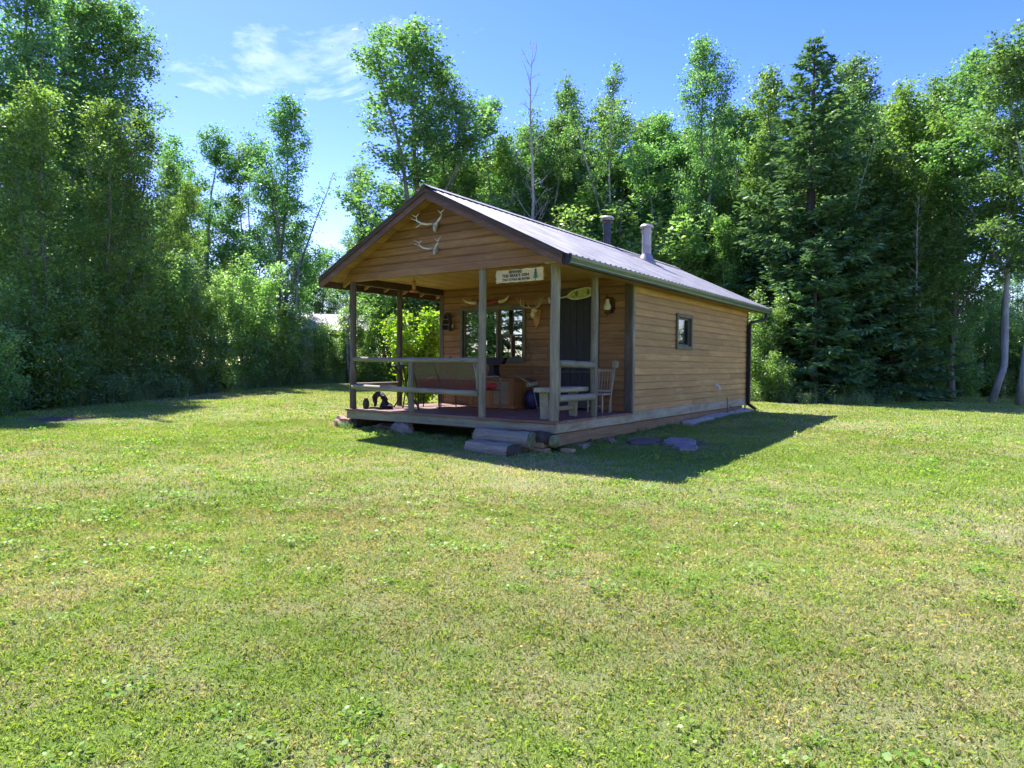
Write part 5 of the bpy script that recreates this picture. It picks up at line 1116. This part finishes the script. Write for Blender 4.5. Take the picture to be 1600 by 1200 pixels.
# ------------------------------------------------------------------ tufts: one object of grass, one of undergrowth
def scatter_object(name, tiles, anchors, mat, label, kmax):
    """tiles: list of (n,k,3) face arrays; anchors: (x,y,z,variant,scale). The object's own geometry nodes set a tuft on every anchor."""
    V = []; F_loops = []; ft = []; vt = []; vs = []; nv = 0
    for ti, faces in enumerate(tiles):
        n, k, _ = faces.shape; V.append(faces.reshape(-1, 3)); F_loops.append((nv, n, k)); vt.append(np.full(n * k, ti + 1)); vs.append(np.ones(n * k)); nv += n * k
    A = np.array(anchors); V.append(A[:, :3]); vt.append(-A[:, 3]); vs.append(A[:, 4])
    V = np.concatenate(V); me = bpy.data.meshes.new(name); me.vertices.add(len(V)); me.vertices.foreach_set('co', V.astype(np.float32).reshape(-1))
    ls_, lt_ = [], []; off = 0
    for (s, n, k) in F_loops: ls_.append(off + np.arange(n) * k); lt_.append(np.full(n, k)); off += n * k
    me.loops.add(off); me.loops.foreach_set('vertex_index', np.arange(off, dtype=np.int32))
    ls_ = np.concatenate(ls_).astype(np.int32); lt_ = np.concatenate(lt_).astype(np.int32); me.polygons.add(len(ls_)); me.polygons.foreach_set('loop_start', ls_); me.polygons.foreach_set('loop_total', lt_)
    me.update(calc_edges=True)
    a = me.attributes.new('tuft', 'INT', 'POINT'); a.data.foreach_set('value', np.concatenate(vt).astype(np.int32))
    a = me.attributes.new('size', 'FLOAT', 'POINT'); a.data.foreach_set('value', np.concatenate(vs).astype(np.float32))
    me.materials.append(mat)
    o = bpy.data.objects.new(name, me); COL.objects.link(o); o['kind'] = 'stuff'; o['label'] = label; o['category'] = 'grass'
    ng = bpy.data.node_groups.new(name + '_scatter', 'GeometryNodeTree'); ng.interface.new_socket('Geometry', in_out='INPUT', socket_type='NodeSocketGeometry'); ng.interface.new_socket('Geometry', in_out='OUTPUT', socket_type='NodeSocketGeometry')
    N = ng.nodes; L = ng.links; gi = N.new('NodeGroupInput'); go = N.new('NodeGroupOutput'); jn = N.new('GeometryNodeJoinGeometry')
    at_ = N.new('GeometryNodeInputNamedAttribute'); at_.data_type = 'INT'; at_.inputs[0].default_value = 'tuft'
    sz = N.new('GeometryNodeInputNamedAttribute'); sz.data_type = 'FLOAT'; sz.inputs[0].default_value = 'size'
    rv_ = N.new('FunctionNodeRandomValue'); rv_.data_type = 'FLOAT_VECTOR'; rv_.inputs[0].default_value = (-.008, -.008, 0); rv_.inputs[1].default_value = (.008, .008, 6.283)
    def sel(val):
        c = N.new('FunctionNodeCompare'); c.data_type = 'INT'; c.operation = 'EQUAL'; L.new(at_.outputs[0], c.inputs[2]); c.inputs[3].default_value = val; return c.outputs[0]
    for ti in range(len(tiles)):
        s1 = N.new('GeometryNodeSeparateGeometry'); s1.domain = 'POINT'; L.new(gi.outputs[0], s1.inputs[0]); L.new(sel(ti + 1), s1.inputs[1])
        s2 = N.new('GeometryNodeSeparateGeometry'); s2.domain = 'POINT'; L.new(gi.outputs[0], s2.inputs[0]); L.new(sel(-(ti + 1)), s2.inputs[1])
        ip = N.new('GeometryNodeInstanceOnPoints'); L.new(s2.outputs[0], ip.inputs['Points']); L.new(s1.outputs[0], ip.inputs['Instance']); L.new(rv_.outputs[0], ip.inputs['Rotation']); L.new(sz.outputs[0], ip.inputs['Scale'])
        L.new(ip.outputs[0], jn.inputs[0])
    L.new(jn.outputs[0], go.inputs[0]); md = o.modifiers.new('tufts', 'NODES'); md.node_group = ng
    return o
rgT = np.random.default_rng(77)
def blades(n, rad, h0, h1, w, bend=.5, rg=rgT):
    r = rad * np.sqrt(rg.uniform(0, 1, n)); a = rg.uniform(0, 6.283, n); base = np.stack([r * np.cos(a), r * np.sin(a), np.full(n, -.01)], 1)
    h = rg.uniform(h0, h1, (n, 1)); d = rg.uniform(0, 6.283, n); dv = np.stack([np.cos(d), np.sin(d), np.zeros(n)], 1); b = rg.uniform(.1, 1, (n, 1)) * bend
    sd = np.stack([-np.sin(d + rg.normal(0, .8, n)), np.cos(d + rg.normal(0, .8, n)), np.zeros(n)], 1); ww = w * rg.uniform(.6, 1.3, (n, 1)); up_ = np.array([0, 0, 1.])
    mid = base + up_ * h * .6 + dv * h * b * .35; tip = base + up_ * h * (1 - .35 * b) + dv * h * b
    return np.stack([base - sd * ww * .5, base + sd * ww * .5, mid + sd * ww * .42, tip, mid - sd * ww * .42], 1)
def flatleaves(n, rad, h0, h1, s, tilt=.5, rg=rgT, k=5):
    r = rad * np.sqrt(rg.uniform(0, 1, n)); a = rg.uniform(0, 6.283, n); c = np.stack([r * np.cos(a), r * np.sin(a), rg.uniform(h0, h1, n)], 1)
    nr = rg.normal(0, tilt, (n, 3)); nr[:, 2] = 1; nr = unit(nr); u = unit(np.cross(nr, rg.normal(0, 1, (n, 3)))); v = np.cross(nr, u); ss = s * rg.uniform(.6, 1.3, (n, 1))
    an = [0, 1.1, 2.4, -2.4, -1.1]; rr_ = [.62, .52, .45, .45, .52]
    return np.stack([c + (u * math.cos(t) * q + v * math.sin(t) * q * .85) * ss for t, q in zip(an, rr_)], 1)
def rosette(n, ln, w, rg=rgT):
    a = rg.uniform(0, 6.283, n); d = np.stack([np.cos(a), np.sin(a), np.zeros(n)], 1); s = np.stack([-np.sin(a), np.cos(a), np.zeros(n)], 1); L_ = ln * rg.uniform(.6, 1.2, (n, 1)); z = np.array([0, 0, 1.]) * rg.uniform(.25, .7, (n, 1)) * L_
    return np.stack([d * .005 + s * w * .2, d * L_ * .55 + z * .9 + s * w, d * L_ + z * .8, d * L_ * .55 + z * .9 - s * w, d * .005 - s * w * .2], 1)
def mat_grass():
    m = bpy.data.materials.new('lawn_grass_blade'); m.use_nodes = True; N = m.node_tree.nodes; L = m.node_tree.links; N.clear(); out = N.new('ShaderNodeOutputMaterial')
    geo = N.new('ShaderNodeNewGeometry'); pos = geo.outputs['Position']; rnd = geo.outputs['Random Per Island']
    dry = lawn_mix(N, L, pos)
    g = ramp(N, L, rnd, 0, 1, (.18, .305, .05), (.36, .46, .11))
    straw = ramp(N, L, rnd, .0, 1, (.52, .48, .29), (.38, .35, .19))
    # the drier the patch, the more of its blades are straw
    a = N.new('ShaderNodeMapRange'); a.inputs[1].default_value = .50; a.inputs[2].default_value = .62; a.inputs[3].default_value = .02; a.inputs[4].default_value = .74; L.new(dry, a.inputs[0])
    mu = N.new('ShaderNodeMath'); mu.operation = 'MULTIPLY'; L.new(rnd, mu.inputs[0]); mu.inputs[1].default_value = 37.7; fr = N.new('ShaderNodeMath'); fr.operation = 'FRACT'; L.new(mu.outputs[0], fr.inputs[0])
    lt = N.new('ShaderNodeMath'); lt.operation = 'LESS_THAN'; L.new(fr.outputs[0], lt.inputs[0]); L.new(a.outputs[0], lt.inputs[1])
    col = mix(N, L, lt.outputs[0], g, straw)
    pt_ = noise(N, L, pos, .35, 4, .6); wv = N.new('ShaderNodeTexWave'); wv.inputs['Scale'].default_value = .11; wv.inputs['Distortion'].default_value = 2.0; wv.inputs['Detail'].default_value = 1; wv.inputs['Detail Scale'].default_value = .15
    mpw = N.new('ShaderNodeMapping'); mpw.inputs['Rotation'].default_value = (0, 0, .9); L.new(pos, mpw.inputs[0]); L.new(mpw.outputs[0], wv.inputs['Vector'])
    wm_ = N.new('ShaderNodeMath'); wm_.operation = 'MULTIPLY_ADD'; L.new(wv.outputs['Fac'], wm_.inputs[0]); wm_.inputs[1].default_value = .16; L.new(pt_, wm_.inputs[2]); pt_ = wm_.outputs[0]
    hs = N.new('ShaderNodeHueSaturation'); mr = N.new('ShaderNodeMapRange'); mr.inputs[1].default_value = .3; mr.inputs[2].default_value = .7; mr.inputs[3].default_value = .80; mr.inputs[4].default_value = 1.2; L.new(pt_, mr.inputs[0]); L.new(mr.outputs[0], hs.inputs['Value']); L.new(col, hs.inputs['Color']); col = hs.outputs[0]
    d = N.new('ShaderNodeBsdfDiffuse'); L.new(col, d.inputs[0]); tr = N.new('ShaderNodeBsdfTranslucent'); L.new(mix(N, L, 1.0, col, (1.35, 1.25, .6), 'MULTIPLY'), tr.inputs[0])
    ms = N.new('ShaderNodeMixShader'); ms.inputs[0].default_value = .42; L.new(d.outputs[0], ms.inputs[1]); L.new(tr.outputs[0], ms.inputs[2])
    gl = N.new('ShaderNodeBsdfGlossy'); gl.inputs['Roughness'].default_value = .45; gl.inputs[0].default_value = (.9, .95, .85, 1); m2 = N.new('ShaderNodeMixShader'); m2.inputs[0].default_value = .015; L.new(ms.outputs[0], m2.inputs[1]); L.new(gl.outputs[0], m2.inputs[2]); L.new(m2.outputs[0], out.inputs[0]); return m
M['grass'] = mat_grass()
tiles = [blades(1250, .33, .008, .034, .0030, 1.1), blades(1100, .33, .008, .028, .0036, 1.4), flatleaves(46, .085, .015, .045, .017, .55), np.concatenate([rosette(8, .045, .006), flatleaves(16, .06, .01, .035, .014, .8)]), blades(520, .42, .012, .038, .0080, 1.0), blades(330, .62, .012, .042, .015, 1.0), flatleaves(46, .15, .015, .045, .024, .6)]
tiles = [t if t.shape[1] == 5 else t for t in tiles]
AN = []
def add_anchors(r0, r1, dens, variants, probs, smin, smax, half=64):
    st = dens ** -.5; g = np.arange(-r1, r1, st); gx_, gy_ = np.meshgrid(g, g); x = (gx_ + rgT.uniform(-.36, .36, gx_.shape) * st).ravel() + CAM[0]; y = (gy_ + rgT.uniform(-.5, .5, gy_.shape) * st).ravel() + CAM[1]
    r = np.hypot(x - CAM[0], y - CAM[1]); b = (np.arctan2(y - CAM[1], x - CAM[0]) - R(90) - YAW + math.pi) % (2 * math.pi) - math.pi
    ok = (r >= r0) & (r < r1) & (np.abs(b) < R(half)); x, y = x[ok], y[ok]; n = len(x)
    k = inside(x, y) & ~((x > -Wd + .1) & (x < -.05) & (y > .1) & (y < YR)) & ~(((x - .75) ** 2 + (y - 1.9) ** 2 < .45 ** 2) & (rgT.uniform(0, 1, n) < .8)) & ~(((x - 1.0) ** 2 / .1 + (y - 1.85) ** 2 / .3) < 1) & ~((x > -.95) & (x < -.2) & (y > -.62) & (y < 0)) & ~((x > 0.0) & (x < .32) & (y > 4.3) & (y < 8.4))
    k &= ~(((x + 8.6) ** 2 + (y + 2.3) ** 2 < .9 ** 2) & (rgT.uniform(0, 1, n) < .7))
    x, y = x[k], y[k]; v = rgT.choice(variants, len(x), p=probs); s = rgT.uniform(smin, smax, len(x))
    AN.extend(zip(x, y, gzn(x, y), v, s))
add_anchors(1.4, 6.0, 25, [1, 2], [.55, .45], .85, 1.25, 55)
add_anchors(1.4, 8.0, 14, [3], [1], .5, 1.3, 55); add_anchors(1.4, 9.0, 7, [4], [1], .5, 1.1, 55)
add_anchors(6.0, 13.0, 8.5, [5], [1], .8, 1.25); add_anchors(8.0, 16.0, 3.5, [7], [1], .5, 1.3)
add_anchors(13.0, 30, 3.4, [6], [1], .8, 1.3)
AG = [q for q in AN if q[3] not in (3, 4, 7)]; AC = [(q[0], q[1], q[2], {3: 1, 4: 2, 7: 3}[q[3]], q[4]) for q in AN if q[3] in (3, 4, 7) and math.sin(q[0] * 1.1 + 1.9 * math.sin(q[1] * .8)) + math.sin(q[1] * 1.5 + 1.4 * math.sin(q[0] * .6 + 2)) + rt.uniform(-.9, .9) > -.5]
L_CLV = mat_leaf('clover_leaf', (.15, .29, .035), (.31, .44, .075), .5, .02, 0)
ctiles = [tiles[2], tiles[3], tiles[6]]; AG = [(q[0], q[1], q[2], {1: 1, 2: 2, 5: 3, 6: 4}[q[3]], q[4]) for q in AG]; tiles = [tiles[0], tiles[1], tiles[4], tiles[5]]
clover = scatter_object('clover', ctiles, AC, L_CLV, 'low clover and broad leaved weeds scattered through the mown grass', 3)
grass = scatter_object('lawn_grass', tiles, AG, M['grass'], 'short mown grass with clover and dry straw patches covering the clearing', 7)
# undergrowth belt between lawn and wood
ut = [blades(170, .45, .35, .85, .011, .55), flatleaves(330, .5, .05, .75, .060, .7), np.concatenate([blades(90, .4, .25, .6, .010, .7), flatleaves(160, .45, .03, .45, .045, .6)]), blades(240, .4, .15, .40, .009, .7)]
UA = []; seg = np.roll(LP, -1, 0) - LP; ln = np.linalg.norm(seg, axis=1)
for i in range(len(LP)):
    mid = LP[i] + seg[i] / 2; back = np.linalg.norm(mid - CAM[:2]) < 0
    b = math.atan2(mid[1] - CAM[1], mid[0] - CAM[0]) - R(90) - YAW; b = (b + math.pi) % (2 * math.pi) - math.pi
    if abs(b) > R(62): continue
    nrm = np.array([seg[i][1], -seg[i][0]]) / ln[i]
    if inside(*(mid + nrm * .5)[:, None])[0]: nrm = -nrm
    left = mid[0] < -9
    n = int(ln[i] * (22 if left else 8))
    for k in range(n):
        p = LP[i] + seg[i] * rgT.uniform() + nrm * (rgT.uniform(-.12, 2.4) if left else rgT.uniform(-.1, 2.0)); dpt = abs((p - mid) @ nrm)
        s = (.75 if dpt < .5 else 1.1) * rgT.uniform(.7, 1.15) * (1 if left else .6); UA.append((p[0], p[1], gz(p[0], p[1]), rgT.choice([1, 2, 3, 4], p=[.22, .33, .3, .15]), s))
for k in range(90):
    w_ = rgT.uniform()
    if w_ < .5: p = (rgT.uniform(.0, .08), rgT.uniform(.1, 4.2))
    elif w_ < .75: p = (rgT.uniform(-Wd - .1, .15), rgT.uniform(-.16, .02))
    else: p = (rgT.uniform(.27, .36), rgT.uniform(4.3, 8.5))
    if -.95 < p[0] < -.2 and p[1] < 0: continue
    UA.append((p[0], p[1], gz(p[0], p[1]), rgT.choice([4, 3], p=[.8, .2]), rgT.uniform(.13, .27)))
und = scatter_object('undergrowth', ut, UA, L_WEED, 'tangled long grass and leafy weeds along the edge of the wood', 4)
# leafy forest floor further in, thin
for o in COL.objects:
    if 'used' in o: del o['used']
unused = [k for k, v in protos.items() if 'label' not in v[0]]
for k in unused:
    for o in protos[k]: bpy.data.objects.remove(o)
